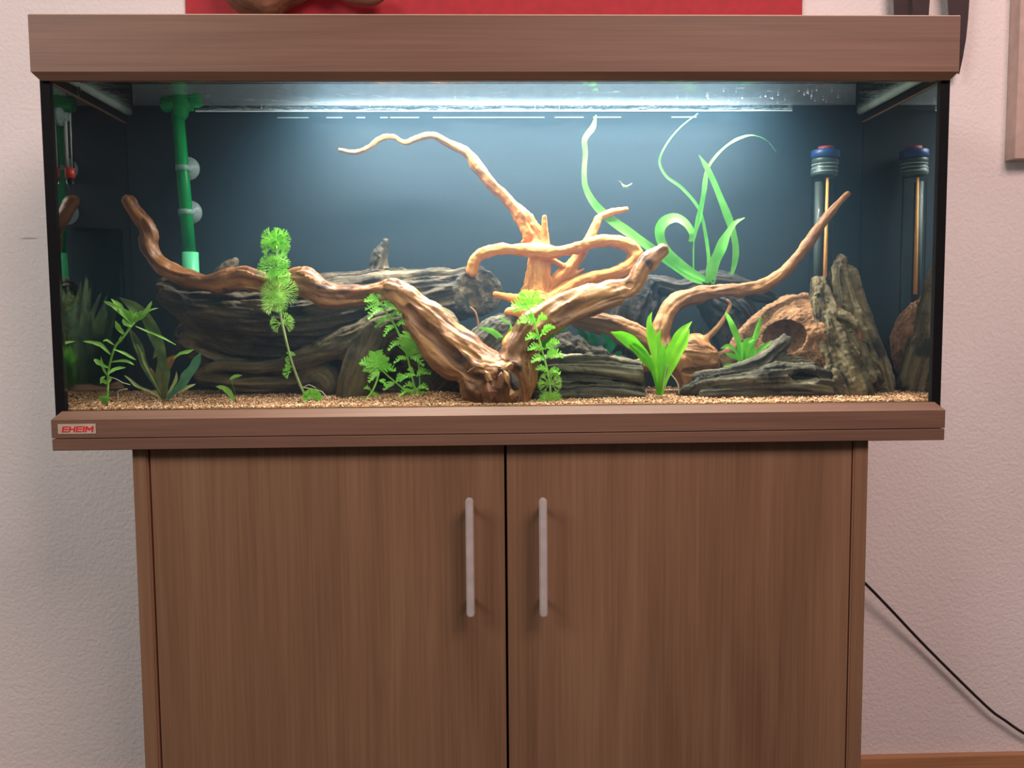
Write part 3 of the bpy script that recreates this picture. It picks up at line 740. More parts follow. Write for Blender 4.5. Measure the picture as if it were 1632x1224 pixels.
V_ = [
 [(206,320,.145,8),(222,345,.143,11),(238,370,.14,11),(236,392,.14,12),(250,418,.138,12),(280,437,.134,13),(310,446,.13,14),(345,450,.128,15),(385,446,.122,17),(415,453,.115,16),(437,458,.112,14),(462,446,.11,15),(490,452,.106,19),(520,464,.1,17),(548,470,.096,14),(585,466,.09,13),(618,462,.086,14),(640,470,.082,19),(668,498,.076,25),(700,528,.07,29),(730,555,.064,33),(755,578,.058,33),(778,598,.054,32),(788,625,.05,30)],
 [(475,458,.1,11),(505,474,.098,10),(530,480,.096,10),(560,480,.092,9),(592,477,.089,8),(625,478,.084,8)],
 [(370,436,.12,7),(392,434,.118,9),(415,443,.112,8),(436,452,.11,6)],
 [(622,456,.078,9),(650,472,.072,10),(690,505,.064,12),(735,545,.056,14),(770,582,.048,14),(795,592,.044,12)],
 [(655,520,.072,14),(690,560,.062,17),(722,588,.056,18),(760,596,.05,16)],
 [(757,608,.055,20),(768,626,.052,24),(775,640,.05,22)],
 [(790,598,.046,22),(800,622,.044,24),(800,640,.045,20)],
 [(815,590,.05,22),(826,612,.05,16),(828,638,.05,12)],
 [(815,592,.05,20),(820,562,.055,19),(835,535,.06,19),(857,514,.066,22),(887,496,.072,24),(920,482,.078,22),(958,470,.084,18),(990,462,.088,14),(1010,452,.092,15),(1018,434,.094,12),(1030,418,.096,12),(1054,399,.1,11)],
 [(838,555,.052,9),(862,532,.056,9),(900,512,.064,9),(945,495,.074,8),(985,480,.082,8)],
 [(850,556,.062,13),(843,585,.062,13),(840,608,.06,13),(830,634,.056,12)],
 [(745,612,.046,13),(752,622,.04,15),(764,632,.038,10)], [(780,604,.028,9),(786,618,.024,10),(790,634,.026,9)], [(806,606,.03,8),(812,620,.026,7),(818,634,.028,7)],
 [(768,590,.03,7),(786,592,.026,8),(800,586,.03,7)], [(206,320,.145,8),(202,317,.143,4)], [(745,575,.038,8),(770,588,.032,9)],
 [(470,440,.104,8),(492,444,.098,9),(515,456,.094,8)],
]
vb = organic('spider_wood', V_, M['foot'], 0.0016, 0.009, [(1005,453,.073,9,.008,7)],
             (0.0020, 62, 7), (0.0036, 32), 0.0004, 6.0, seed=3,
             gouge=[[(650,492,.058,6),(672,520,.048,10),(698,548,.040,12),(722,572,.034,11),(742,592,.03,6)], [(738,548,.034,3),(752,560,.028,5),(765,576,.028,3)],
                    [(872,516,.044,4),(905,496,.050,8),(940,484,.060,8),(980,474,.070,5)], [(762,598,.030,5),(772,612,.022,9),(776,636,.024,8)], [(797,604,.020,4),(803,620,.017,7),(805,638,.02,6)], [(740,592,.036,4),(752,602,.03,6),(770,604,.026,5)], [(826,588,.028,5),(834,612,.034,7),(838,636,.04,6)],
                    [(842,530,.040,4),(834,548,.036,6),(828,566,.034,4)], [(385,448,.104,3),(410,456,.098,6),(432,462,.098,4)], [(540,468,.083,3),(575,472,.077,5),(612,470,.074,4)], [(225,352,.132,3),(240,380,.128,4),(248,408,.126,3)],
                    [(820,590,.03,5),(826,610,.032,6)]])
M['chip_pale'] = plain('pale_broken_wood', srgb(172, 124, 80), 0.7); M['chip_dark'] = plain('dark_broken_wood', srgb(52, 40, 32), 0.7); M['chip_red'] = plain('red_broken_wood', srgb(120, 68, 42), 0.6)
def chip(px, py, Yc, rx, rz, mat, rot, seed):
    r = random.Random(seed); bm = bmesh.new(); u = pxm(Yc)
    for i in range(10):
        a, b = r.uniform(0, 6.28), r.uniform(-1, 1); q = math.sqrt(1-b*b)*r.uniform(.75, 1)
        bm.verts.new((math.cos(a)*q*rx*u, math.sin(a)*q*min(rx, rz)*u*0.9, b*rz*u*r.uniform(.8, 1)))
    bmesh.ops.convex_hull(bm, input=bm.verts[:])
    for v in [v for v in bm.verts if not v.link_faces]: bm.verts.remove(v)
    me = from_bm(bm, 'splinter'); me.transform(Matrix.Translation(at(px, py, Yc)) @ Matrix.Rotation(rot, 4, 'Y'))
    put(link('splinter', me, mat), vb)
for q in ((790, 583, .034, 11, 8, 'chip_pale', .3, 1), (812, 584, .036, 7, 6, 'chip_pale', -.4, 2), (800, 594, .028, 13, 6, 'chip_dark', .2, 3), (776, 600, .026, 6, 11, 'chip_pale', -.7, 4), (797, 608, .021, 6, 13, 'chip_red', .15, 5),
          (806, 604, .022, 5, 14, 'chip_pale', -.1, 6), (820, 606, .026, 8, 16, 'chip_dark', -.2, 7), (816, 628, .025, 6, 9, 'chip_pale', -.3, 8), (782, 622, .023, 10, 16, 'chip_red', .2, 9), (760, 588, .034, 15, 6, 'chip_red', -.25, 10)):
    chip(q[0], q[1], q[2]-0.0060, q[3]*1.35, q[4]*1.35, M[q[5]], q[6], q[7])
tag(vb, 'twisted brown driftwood spreading two long arms in a V from the front glass', 'driftwood')

O_ = [
 [(846,505,.158,25),(855,462,.163,21),(858,425,.168,17),(853,390,.17,13),(842,362,.17,13),(824,337,.172,10),(800,310,.175,9),(776,286,.178,8),(759,264,.18,9),(746,246,.18,7),(716,229,.182,6),(690,216,.184,5.5),(666,220,.185,4.5),(645,228,.186,4.5),(627,218,.187,4.5),(606,221,.188,4.5),(590,234,.19,4),(566,243,.19,4),(542,239,.19,3.6)],
 [(868,425,.162,6),(869,385,.163,6),(868,346,.163,4)],
 [(752,434,.15,8),(757,415,.15,8),(775,401,.15,8),(810,397,.15,8.5),(850,399,.15,10),(880,401,.15,10),(915,396,.152,9),(945,386,.155,9),(975,382,.158,9),(1000,388,.16,11),(1013,402,.16,12),(1009,420,.158,11),(988,432,.155,11),(950,440,.152,10),(920,450,.15,11),(890,470,.15,12),(866,490,.15,13),(840,506,.15,14)],
 [(862,485,.165,8),(885,448,.168,8),(905,430,.17,9),(925,405,.172,8),(940,380,.175,7.5),(950,356,.178,7),(957,345,.18,6),(976,338,.18,5),(998,333,.18,3.6)],
 [(905,428,.168,4),(878,413,.164,4)], [(890,445,.168,5),(918,437,.168,3.4),(930,429,.168,2)],
 [(862,480,.142,10),(838,477,.14,8),(814,474,.14,7),(790,469,.14,4.5)],
 [(846,500,.145,19),(834,520,.125,15),(818,548,.105,16),(812,580,.095,15),(815,625,.09,14)],
 [(862,500,.13,9),(835,497,.125,9),(812,497,.122,8)],
 [(848,372,.166,3),(832,386,.164,1.8)], [(862,378,.168,2.2),(868,374,.166,2)], [(846,345,.17,3.5),(860,368,.168,2.2)],
]
ob = organic('root_wood', O_, M['orange'], 0.0016, 0.008, (), (0.0014, 80, 9), (0.0024, 58), 0.0005, 4.0, seed=12)
tag(ob, 'pale orange branching root wood with a long arm reaching up to the surface', 'driftwood')

R_s = [
 [(1072,562,.122,22),(1100,566,.12,28),(1124,572,.12,22)], [(1110,556,.12,22),(1132,582,.115,14)],
 [(1078,568,.122,17),(1050,553,.125,15),(1020,533,.13,14),(990,519,.135,12),(958,509,.14,11),(920,502,.142,10),(882,493,.146,8)],
 [(1055,572,.13,10),(1010,550,.14,10),(960,527,.145,9),(918,516,.15,7)],
 [(1052,558,.12,17),(1054,522,.125,15),(1066,493,.13,14),(1092,475,.135,13),(1130,466,.14,12),(1170,462,.14,11),(1205,458,.14,11),(1232,446,.14,10),(1258,424,.14,9),(1285,393,.14,8),(1305,364,.14,7),(1326,335,.14,6),(1351,309,.14,5)],
 [(1112,552,.125,5),(1140,526,.125,5),(1157,503,.126,4),(1164,486,.126,3),(1159,478,.126,1.8)],
 [(1060,578,.11,16),(1025,582,.105,11),(1000,588,.102,8)], [(1085,580,.11,20),(1095,605,.11,18),(1098,632,.112,16)],
]
rb_ = organic('root_wood', R_s, M['brownroot'], 0.0016, 0.008, [(1105,592,.092,18,.01,7)], (0.0012, 80, 9), (0.0022, 50), 0.0004, 3.0, seed=22)
tag(rb_, 'smooth brown root wood with a rounded lump and an arm arching up to the heater', 'driftwood')

cutp = at(748, 470, .15)
lg = organic('hollow_log', [[(276,470,.19,24),(330,486,.186,38),(430,500,.184,50),(520,502,.18,58),(610,490,.176,54),(690,476,.172,44),(735,470,.168,38),(790,462,.165,36)],
      [(470,455,.185,14),(560,450,.18,18),(640,448,.18,14),(700,446,.178,12)], [(345,455,.195,10),(360,434,.195,11),(375,416,.195,5)],
      [(603,452,.182,15),(607,415,.182,10),(614,386,.182,5)], [(598,420,.18,8),(602,405,.18,7)], [(310,540,.205,28),(380,565,.203,38),(470,575,.2,42),(560,575,.2,40),(640,570,.2,34)]],
      M['log'], 0.0019, 0.010, (), (0.0038, 70, 5), (0.004, 22), 0.0008, 1.5, cut=[(cutp, (0.66, -0.74, 0.10))], seed=31)
tag(lg, 'big dark weathered log with a sawn end lying behind the front driftwood', 'log')

ar = organic('arched_root', [[(322,596,.165,8),(352,583,.16,9),(400,586,.155,8),(445,582,.15,10),(490,568,.142,15),(540,550,.135,24),(590,533,.13,32),(645,518,.13,36),(700,520,.13,32)],
      [(600,535,.122,30),(578,578,.116,30),(566,612,.114,27),(562,645,.114,26)], [(325,606,.17,12),(400,612,.172,16),(470,608,.172,20),(520,600,.165,30),(530,640,.165,26)],
      [(640,530,.135,34),(690,575,.14,30),(730,615,.14,26)]],
      M['arch'], 0.0019, 0.012, (), (0.0022, 75, 6), (0.003, 24), 0.0005, 0.8, seed=41)
tag(ar, 'olive brown arched root with a thick leg standing on the gravel', 'driftwood')
tw = tube('twig', [(763,524,.125,2), (761,510,.125,1.8), (757,497,.125,1.6), (749,489,.125,1.2)], M['brownroot'], None, 6); put(tw, ar); 

gw = organic('weathered_wood', [[(832,512,.135,10),(805,520,.13,20),(778,545,.125,30),(745,580,.12,32),(705,612,.12,26),(680,640,.12,20)], [(800,570,.115,22),(760,610,.11,22),(730,640,.11,18)]],
      M['slate'], 0.0019, 0.010, (), (0.0022, 80, 4), (0.0025, 30), 0.0006, 0.5, layer=(0.0022, 75), seed=51)
tag(gw, 'grey ridged chunk of weathered wood behind the foot of the V driftwood', 'driftwood')

sl = organic('layered_driftwood', [[(838,592,.095,18),(900,586,.092,20),(955,590,.09,21),(1040,600,.088,20)], [(842,622,.085,20),(920,618,.082,20),(985,622,.08,18),(1035,626,.085,14)], [(850,632,.07,12),(930,630,.066,12),(1000,634,.064,11),(1024,636,.064,10)]],
      M['slate'], 0.0017, 0.006, [(985,607,.068,30,.012,4),(930,612,.062,26,.01,3.5),(905,585,.07,30,.008,2.5)], (0.0040, 70, 2.2), (0.002, 40), 0.0009, 0.0, layer=(0.0046, 62), cut=[(at(1026, 600, .09), (1, -0.15, 0.1))], seed=61)
tag(sl, 'dark layered driftwood slab with splintered end lying on the gravel left of the sword plant', 'driftwood')
lv = organic('lumpy_rock', [[(872,566,.135,26),(905,556,.135,24),(940,566,.135,20),(975,577,.13,14),(1000,585,.13,10)], [(885,545,.14,12),(868,548,.14,10)], [(900,590,.135,30),(960,600,.135,24)]],
      M['lava'], 0.0018, 0.008, (), None, (0.006, 60), 0.0016, 0, seed=71)
tag(lv, 'dark lumpy rock behind the layered driftwood slab', 'rock')

bk = organic('dark_bark', [[(1004,456,.205,10),(1040,452,.205,14),(1080,462,.205,13),(1118,452,.205,16),(1165,455,.205,18),(1212,468,.205,12),(1235,480,.205,6)], [(1122,446,.196,8),(1114,441,.192,6)],
      [(1030,462,.205,20),(1014,500,.205,36),(1000,545,.205,36),(1000,610,.205,30)], [(1130,470,.205,24),(1165,505,.21,38),(1180,550,.21,36),(1190,615,.21,30)], [(1010,448,.2,7),(994,438,.196,7)]],
      M['bark'], 0.0019, 0.010, [(1116,440,.185,4,.008,4)], (0.0030, 85, 7), (0.003, 30), 0.0008, 1.0, seed=81)
tag(bk, 'almost black arched bark at the back carrying long green ribbon leaves', 'driftwood')

cv = organic('cave_stone', [[(1170,572,.165,22),(1212,562,.165,48),(1258,545,.165,70),(1300,548,.165,84)], [(1160,580,.15,22),(1180,600,.15,22)], [(1270,590,.15,60),(1300,620,.15,50)]],
      M['cave'], 0.0019, 0.010, [(1252,538,.112,36,.028,28)], None, (0.003, 45), 0.0014, 0, seed=91)
tag(cv, 'reddish brown rough cave stone with a dark round opening', 'rock')

fl = organic('flat_driftwood', [[(1082,628,.075,6),(1118,618,.075,13),(1170,610,.075,18),(1220,606,.076,22),(1265,606,.08,26),(1310,612,.085,26)], [(1112,602,.085,8),(1160,595,.085,11),(1205,582,.088,12),(1232,562,.092,13),(1250,545,.100,10)], [(1215,590,.09,16),(1250,582,.098,18),(1270,590,.102,16)],
      [(1090,622,.07,6),(1140,606,.078,10),(1190,598,.08,14),(1240,592,.084,16),(1285,590,.09,16)], [(1120,630,.065,8),(1180,628,.064,10),(1240,630,.068,12),(1290,632,.07,12)], [(1270,585,.1,14),(1290,592,.1,16),(1305,596,.1,16)]],
      M['slate'], 0.0017, 0.006, [(1240,610,.052,34,.01,5),(1285,600,.058,30,.02,12)], (0.0038, 72, 2.6), (0.0024, 38), 0.0008, 0.0, layer=(0.0042, 64), seed=101)
tag(fl, 'flat dark layered driftwood in front of the brown cave stone', 'driftwood')

st = organic('tree_stump', [[(1306,450,.125,10),(1308,475,.122,18),(1316,505,.118,25),(1328,545,.112,34),(1346,585,.106,42),(1360,625,.102,46),(1362,640,.102,46)], [(1340,413,.135,7),(1344,440,.132,18),(1352,490,.128,26),(1364,545,.122,32),(1384,600,.116,32),(1392,640,.112,32)],
      [(1340,512,.1,14),(1350,518,.098,15)], [(1302,480,.11,8),(1306,520,.1,8),(1314,560,.092,9),(1322,600,.085,9)], [(1325,600,.08,14),(1340,632,.076,15)]],
      M['stump'], 0.0017, 0.007, [(1396,618,.078,18,.02,17),(1358,521,.080,6,.008,6),(1312,575,.078,7,.012,14),(1318,600,.072,9,.015,12)], (0.0040, 62, 3.5), (0.0018, 38), 0.0010, 1.0, seed=111,
      gouge=[[(1318,470,.098,3),(1330,510,.078,5),(1338,540,.07,4)], [(1360,440,.11,3),(1372,500,.095,4),(1384,550,.088,4),(1396,590,.08,4)], [(1332,575,.064,4),(1345,605,.056,6),(1352,632,.054,5)], [(1372,560,.082,4),(1376,590,.072,6)], [(1308,545,.082,4),(1312,575,.075,8),(1318,602,.07,9)]])
tag(st, 'tall grey knobbly tree stump with a dark hole in front of the heater', 'stump')

# ================================================================== equipment
M['green_pipe'] = leafmat('green_pipe', srgb(10, 140, 72), srgb(14, 156, 80), 0.3, 0.3, 20)
M['green_light'] = leafmat('green_strainer', srgb(96, 205, 150), srgb(112, 215, 160), 0.3, 0.35, 20)
M['green_bright'] = leafmat('green_nozzle', srgb(60, 225, 130), srgb(80, 235, 140), 0.45, 0.3, 20)
PY = 0.224
pipe = empty('filter_pipe', at(305, 480, PY), 'green filter intake pipe with two clear suction cups on the back wall', 'filter pipe')
lathe('pipe', at(283, 176, PY), at(302, 404, PY), [(0, 9.5*pxm(PY)), (1, 10*pxm(PY))], M['green_pipe'], pipe, 18)
tag(lathe('strainer', at(303, 402, PY), at(306, 500, PY), [(0, 12.5*pxm(PY)), (1, 13*pxm(PY))], M['green_light'], pipe, 18), 'pale green strainer sleeve')
p0 = at(288, 181, PY)
lathe('elbow', p0 + np.array([0, 0, -0.010]), p0 + np.array([0, 0, 0.026]), [(0, 0.006), (0.2, 0.0115), (0.6, 0.0135), (1, 0.0135)], M['green_pipe'], pipe, 18)
lathe('outlet_bar', at(258, 166, PY), at(306, 164, PY), [(0, 0.010), (0.06, 0.0125), (1, 0.0125)], M['green_pipe'], pipe, 18)
lathe('nozzle', at(304, 161, PY), at(320, 159, PY), [(0, 0.0085), (0.5, 0.0115), (1, 0.0105)], M['green_bright'], pipe, 16)
def cup_mat():
    mt, nt, out = new_mat('clear_rubber')
    b = N(nt, 'ShaderNodeBsdfPrincipled'); b.inputs['Base Color'].default_value = (*srgb(170, 190, 190), 1); b.inputs['Roughness'].default_value = 0.3
    t = N(nt, 'ShaderNodeBsdfTransparent'); mx = N(nt, 'ShaderNodeMixShader'); mx.inputs[0].default_value = 0.42
    L(nt, t.outputs[0], mx.inputs[1]); L(nt, b.outputs[0], mx.inputs[2]); L(nt, mx.outputs[0], out.inputs[0]); return mt
M['cup'] = cup_mat()
for cx, cyp in ((298, 268), (302, 338)):
    c = at(cx, cyp, 0.243)
    s_ = lathe('suction_cup', c + np.array([0, 0.006, 0]), c + np.array([0, -0.013, 0]), [(0, 0.0185), (0.12, 0.0185), (0.35, 0.012), (0.6, 0.006), (1, 0.006)], M['cup'], pipe, 22)
    tube_c = at(cx-6, cyp, PY)
    put(lathe('clip', tube_c + np.array([0, 0, -0.004]), tube_c + np.array([0, 0, 0.004]), [(0, 0.0118), (1, 0.0118)], M['cup'], None, 18), s_)

th = empty('thermometer', at(112, 298, 0.03), 'glass thermometer with a red band stuck to the side pane', 'thermometer')
TY = 0.030; u = pxm(TY)
lathe('glass_tube', at(107, 172, TY), at(111, 270, TY), [(0, 2*u), (0.03, 6*u), (1, 6.6*u)], M['glass_small'], th, 16)
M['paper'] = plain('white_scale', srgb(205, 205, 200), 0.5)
put(lathe('scale_strip', at(104.2, 182, TY), at(107.5, 268, TY), [(0, 2.2*u), (1, 2.2*u)], M['paper'], None, 8), th)
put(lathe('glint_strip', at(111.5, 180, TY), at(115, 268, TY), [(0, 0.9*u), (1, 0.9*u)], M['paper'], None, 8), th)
M['redband'] = plain('red_band', srgb(190, 40, 30), 0.4)
tag(lathe('red_band', at(111, 268, TY), at(111.6, 284, TY), [(0, 7*u), (1, 7*u)], M['redband'], th, 16), 'red band')
lathe('glass_tip', at(111.6, 284, TY), at(112, 299, TY), [(0, 6.8*u), (0.5, 5*u), (0.9, 2.4*u), (1, 1*u)], M['glass_small'], th, 14)
lathe('lead_weight', at(111.6, 285, TY), at(112, 295, TY), [(0, 4.2*u), (0.5, 3.2*u), (1, 1*u)], M['black'], th, 12)
c = at(103, 186, TY); xw = -GX+0.0085
lathe('suction_cup', (xw, c[1], c[2]), (c[0]+0.004, c[1], c[2]), [(0, 0.012), (0.2, 0.012), (0.6, 0.006), (1, 0.006)], M['cup'], th, 18)

HYD = 0.222; u = pxm(HYD)
ht = empty('heater', at(1308, 470, HYD), 'glass aquarium heater with a blue cap standing behind the stump', 'heater')
M['heater_glass'] = glass('heater_glass', 1.12, (0.86, 0.90, 0.89), 0.08)
lathe('glass_tube', at(1313, 278, HYD), at(1308, 520, HYD), [(0, 18.5*u), (0.97, 18.5*u), (1, 10*u)], M['heater_glass'], ht, 24)
M['heater_collar'] = plain('dark_collar', srgb(58, 74, 72), 0.4)
tag(lathe('collar', at(1315.5, 252, HYD), at(1313, 282, HYD), [(0, 20.5*u), (0.3, 20.5*u), (0.32, 19.5*u), (0.62, 19.5*u), (0.64, 20.5*u), (0.9, 20*u), (1, 18*u)], M['heater_collar'], ht, 24), 'dark grey ribbed collar')
M['blue_cap'] = plain('blue_cap', srgb(24, 66, 120), 0.4); M['red_dial'] = plain('red_dial', srgb(150, 58, 60), 0.5)
cp = lathe('cap', at(1316.2, 240, HYD), at(1315.5, 253, HYD), [(0, 20*u), (0.1, 22*u), (1, 22*u)], M['blue_cap'], ht, 24)
put(lathe('dial', at(1316.5, 234, HYD), at(1316.2, 241, HYD), [(0, 12*u), (1, 13*u)], M['red_dial'], None, 20), cp)
for yy in (262, 268, 274):
    put(lathe('print_ring', at(1315-(yy-258)*.05, yy, HYD), at(1315-(yy-258)*.05, yy+1.4, HYD), [(0, 20.8*u), (1, 20.8*u)], M['frost_glint'], None, 24), ht)
M['warm_reflection'] = plain('orange_reflection', srgb(255, 176, 96), 0.3)
tag(lathe('reflection_rod', at(1319, 283, HYD-0.012), at(1314, 470, HYD-0.012), [(0, 2.2*u), (1, 3.2*u)], M['warm_reflection'], ht, 12), 'orange reflection on the glass, modelled as a rod')  # warm reflection on the heater glass, put in as a coloured rod
lathe('core', at(1306, 290, HYD), at(1302, 500, HYD), [(0, 7*u), (1, 7*u)], plain('grey_core', srgb(52, 60, 57), 0.6), ht, 14)

# ================================================================== plants
M['lime'] = leafmat('lime_leaf', srgb(128, 206, 62), srgb(158, 226, 90), 0.4)
M['lime2'] = leafmat('feather_leaf', srgb(150, 204, 80), srgb(172, 220, 102), 0.4)
M['sword'] = leafmat('sword_leaf', srgb(118, 200, 34), srgb(142, 216, 52), 0.4)
M['sword_a'] = M['sword']; M['sword_b'] = leafmat('sword_leaf_deep', srgb(90, 172, 26), srgb(112, 190, 40), 0.4)
M['ribbon'] = leafmat('ribbon_leaf', srgb(96, 184, 70), srgb(126, 208, 92), 0.45)
M['hygro'] = leafmat('willow_leaf', srgb(124, 184, 72), srgb(156, 208, 100), 0.4)
M['olive'] = leafmat('olive_leaf', srgb(70, 92, 56), srgb(104, 122, 74), 0.35)
M['brownleaf'] = leafmat('brown_leaf', srgb(128, 84, 40), srgb(166, 112, 54), 0.35)
M['bluegreen'] = leafmat('bluegreen_leaf', srgb(70, 124, 92), srgb(100, 152, 116), 0.35)
M['pale'] = leafmat('pale_stem', srgb(150, 168, 100), srgb(176, 190, 124), 0.3)
M['root'] = leafmat('white_root', srgb(206, 200, 176), srgb(222, 216, 196), 0.3)
M['teal'] = leafmat('teal_leaf', srgb(24, 128, 82), srgb(44, 170, 104), 0.4)

def frame_at(T, facing):
    """side and face vectors of a leaf running along T that roughly faces 'facing'"""
    s = np.cross(T, facing); s /= np.linalg.norm(s) + 1e-9
    return s, np.cross(s, T)
TOCAM = np.array([0, -1.0, 0.25])
def ribbon(name, pts, w, mat, parent, facing=TOCAM, twist=0.0, prof=None, fold=0.18, wavy=0.0, step=0.004, label=None):
    """long leaf blade through [(px, py, Y)]; w: widest width in px; prof: width along the leaf"""
    P = np.array([at(*p) for p in pts]); C = catmull(P, step); n = len(C)
    T = np.gradient(C, axis=0); T /= np.linalg.norm(T, axis=1)[:, None] + 1e-12
    t = np.linspace(0, 1, n)
    pr = prof if prof else [(0, 0.25), (0.25, 0.8), (0.5, 1.0), (0.8, 0.7), (1, 0.04)]
    ws = np.interp(t, [a for a, _ in pr], [b for _, b in pr])*w*0.5*np.mean([pxm(p[2]) for p in pts])
    v, f = [], []; ph = random.uniform(0, 6)
    for i in range(n):
        s, nn = frame_at(T[i], facing); a = twist*(t[i]-0.3)
        s2 = s*math.cos(a) + nn*math.sin(a); n2 = -s*math.sin(a) + nn*math.cos(a)
        wv = wavy*math.sin(t[i]*26+ph); wl = ws[i]*(1 + 0.10*math.sin(t[i]*17+ph)); wr = ws[i]*(1 + 0.10*math.sin(t[i]*15+ph+2))
        v += [C[i] - s2*wl + n2*(fold*ws[i] + wv*ws[i]), C[i] - s2*wl*0.5 + n2*fold*0.4*ws[i], C[i], C[i] + s2*wr*0.5 + n2*fold*0.4*ws[i], C[i] + s2*wr + n2*(fold*ws[i] - wv*ws[i])]
    for i in range(n-1):
        for k in range(4): f.append((i*5+k, i*5+k+1, (i+1)*5+k+1, (i+1)*5+k))
    o = link(name, mesh_np(name, v, f, True), mat); put(o, parent)
    if label: tag(o, label)
    return o
def lobed(name, b, e, w, mat, parent, lobes=5, facing=None, droop=0.15, cut=0.72):
    """deeply lobed leaf from pixel b to pixel e (px, py, Y), w wide in px"""
    B, E = at(*b), at(*e); ln = np.linalg.norm(E-B); T = (E-B)/ln; W = w*0.66*pxm(b[2]); ln *= 1.08
    fc = np.array([random.uniform(-.35, .35), -1, random.uniform(0.15, .9)]) if facing is None else np.array(facing, float)
    s, nn = frame_at(T, fc/np.linalg.norm(fc))
    out = [(0, 0.06)]
    for i in range(lobes):
        u0 = 0.10 + 0.86*i/lobes; du = 0.86/lobes
        env = math.sin(math.pi*min(1, (u0+du*0.5)*0.93 + 0.07))**0.7
        if i == lobes-1: env = max(env, 0.45)
        out += [(u0 + du*0.10, env*(1-cut)), (u0 + du*0.42, env*0.90), (u0 + du*0.72, env), (u0 + du*0.95, env*0.8)]
    out.append((1.04, 0.05))
    v, f = [], []
    for (uu, ww) in out:
        d = droop*ln*(uu**2) * 0.6
        c = B + T*ln*uu + nn*(0.10*ln*math.sin(uu*3.0)) - np.array([0, 0, d*0.3])
        for k, q in enumerate((-1, -0.45, 0, 0.45, 1)):
            fwd = 0.10*ln*abs(q)*ww
            v.append(c + s*W*ww*q + T*fwd + nn*(0.25*W*ww*abs(q)) + nn*random.uniform(-.03, .03)*W)
    n = len(out)
    for i in range(n-1):
        for k in range(4): f.append((i*5+k, i*5+k+1, (i+1)*5+k+1, (i+1)*5+k))
    o = link(name, mesh_np(name, v, f, True), mat); put(o, parent); return o
def comb(name, b, e, w, mat, parent, pairs=6):
    """fern-like leaf: a midrib from pixel b to pixel e with toothed side lobes, arching over"""
    B, E = at(*b), at(*e); ln = np.linalg.norm(E-B)*1.1; T = (E-B)/np.linalg.norm(E-B); u = pxm(b[2])
    fc = np.array([random.uniform(-.25, .25), -1, random.uniform(.1, .5)]); s, nn = frame_at(T, fc/np.linalg.norm(fc))
    v, f = [], []
    up = np.array([0, 0, 1.0])
    def mid(t): return B + T*ln*t + up*(0.16*ln*math.sin(math.pi*t) - 0.10*ln*t*t)
    def quad(p0, p1, p2, p3):
        k = len(v); v.extend([p0, p1, p2, p3]); f.append((k, k+1, k+2, k+3))
    for i in range(10):
        a, c = mid(i/10), mid((i+1)/10); wa, wc = 1.5*u*(1-.6*i/10), 1.5*u*(1-.6*(i+1)/10)
        quad(a-s*wa, a+s*wa, c+s*wc, c-s*wc)
    for i in range(pairs):
        t = 0.16 + 0.80*i/(pairs-1); env = (0.45 + 0.55*math.sin(math.pi*min(1, t*0.95+.08)))*w*0.56*u
        for sg in (-1, 1):
            l = env*random.uniform(.82, 1.12); d = s*sg*0.80 + T*0.55 + nn*random.uniform(-.1, .35); d /= np.linalg.norm(d)
            p = mid(t); wd = T*(ln/pairs)*0.42
            q1 = p + d*l*0.55; q2 = p + d*l
            quad(p-wd*.8, p+wd*.8, q1+wd*1.15, q1-wd*.95); quad(q1-wd*.95, q1+wd*1.15, q2+wd*1.05, q2-wd*.35)
            quad(q2-wd*.35, q2+wd*.35, q2+d*l*.16+wd*.25, q2+d*l*.16-wd*.1)
    q = mid(1.0); quad(q-s*1.6*u, q+s*1.6*u, q+T*ln*.1+s*.8*u, q+T*ln*.1-s*.8*u)
    o = link(name, mesh_np(name, v, f, False), mat); put(o, parent); return o
def fan(name, b, ang, r, mat, parent, tilt=0.0, arms=5, wpx=1.5):
    """finely divided leaf: forked thread-like segments fanning out from pixel b; ang in picture degrees, r px"""
    B = at(*b); u = pxm(b[2]); a0 = math.radians(ang); v, f = [], []
    def strip(p, q, wa, wb):
        p, q = np.array(p), np.array(q); d = q-p; ln = np.linalg.norm(d)
        if ln < 1e-9: return
        sd, nn = frame_at(d/ln, TOCAM); k = len(v); m_ = (p+q)/2 + nn*0.04*ln
        v.extend([p-sd*wa, p+sd*wa, m_-sd*(wa+wb)/2, m_+sd*(wa+wb)/2, q-sd*wb, q+sd*wb])
        f.extend([(k, k+1, k+3, k+2), (k+2, k+3, k+5, k+4)])
    def pt(p, a, l, dy): return p + np.array([math.cos(a)*l*u, dy*l*u, math.sin(a)*l*u])
    stem = pt(B, a0, r*0.18, tilt); strip(B, stem, 0.9*u, 0.8*u)
    for i in range(arms):
        a1 = a0 + math.radians((i-(arms-1)/2)*(115/arms)) + random.uniform(-.1, .1); dy = tilt + random.uniform(-.35, .35)
        p1 = pt(stem, a1, r*0.34, dy); strip(stem, p1, wpx*0.45*u, wpx*0.42*u)
        for j in (-1, 0, 1):
            a2 = a1 + j*0.38 + random.uniform(-.08, .08); p2 = pt(p1, a2, r*0.28, dy); strip(p1, p2, wpx*0.42*u, wpx*0.38*u)
            for q in (-1, 1):
                a3 = a2 + q*0.26 + random.uniform(-.1, .1); strip(p2, pt(p2, a3, r*0.25*random.uniform(.7, 1.1), dy + random.uniform(-.2, .2)), wpx*0.4*u, wpx*0.22*u)
    o = link(name, mesh_np(name, v, f, False), mat); put(o, parent); return o
def stem(parent, pts, r, mat, name='stem'):
    return tube(name, [(*p, r) for p in pts], mat, parent, 6, 0.006)
def plant(name, base, label, cat='plant'):
    return empty(name, at(*base), label, cat)

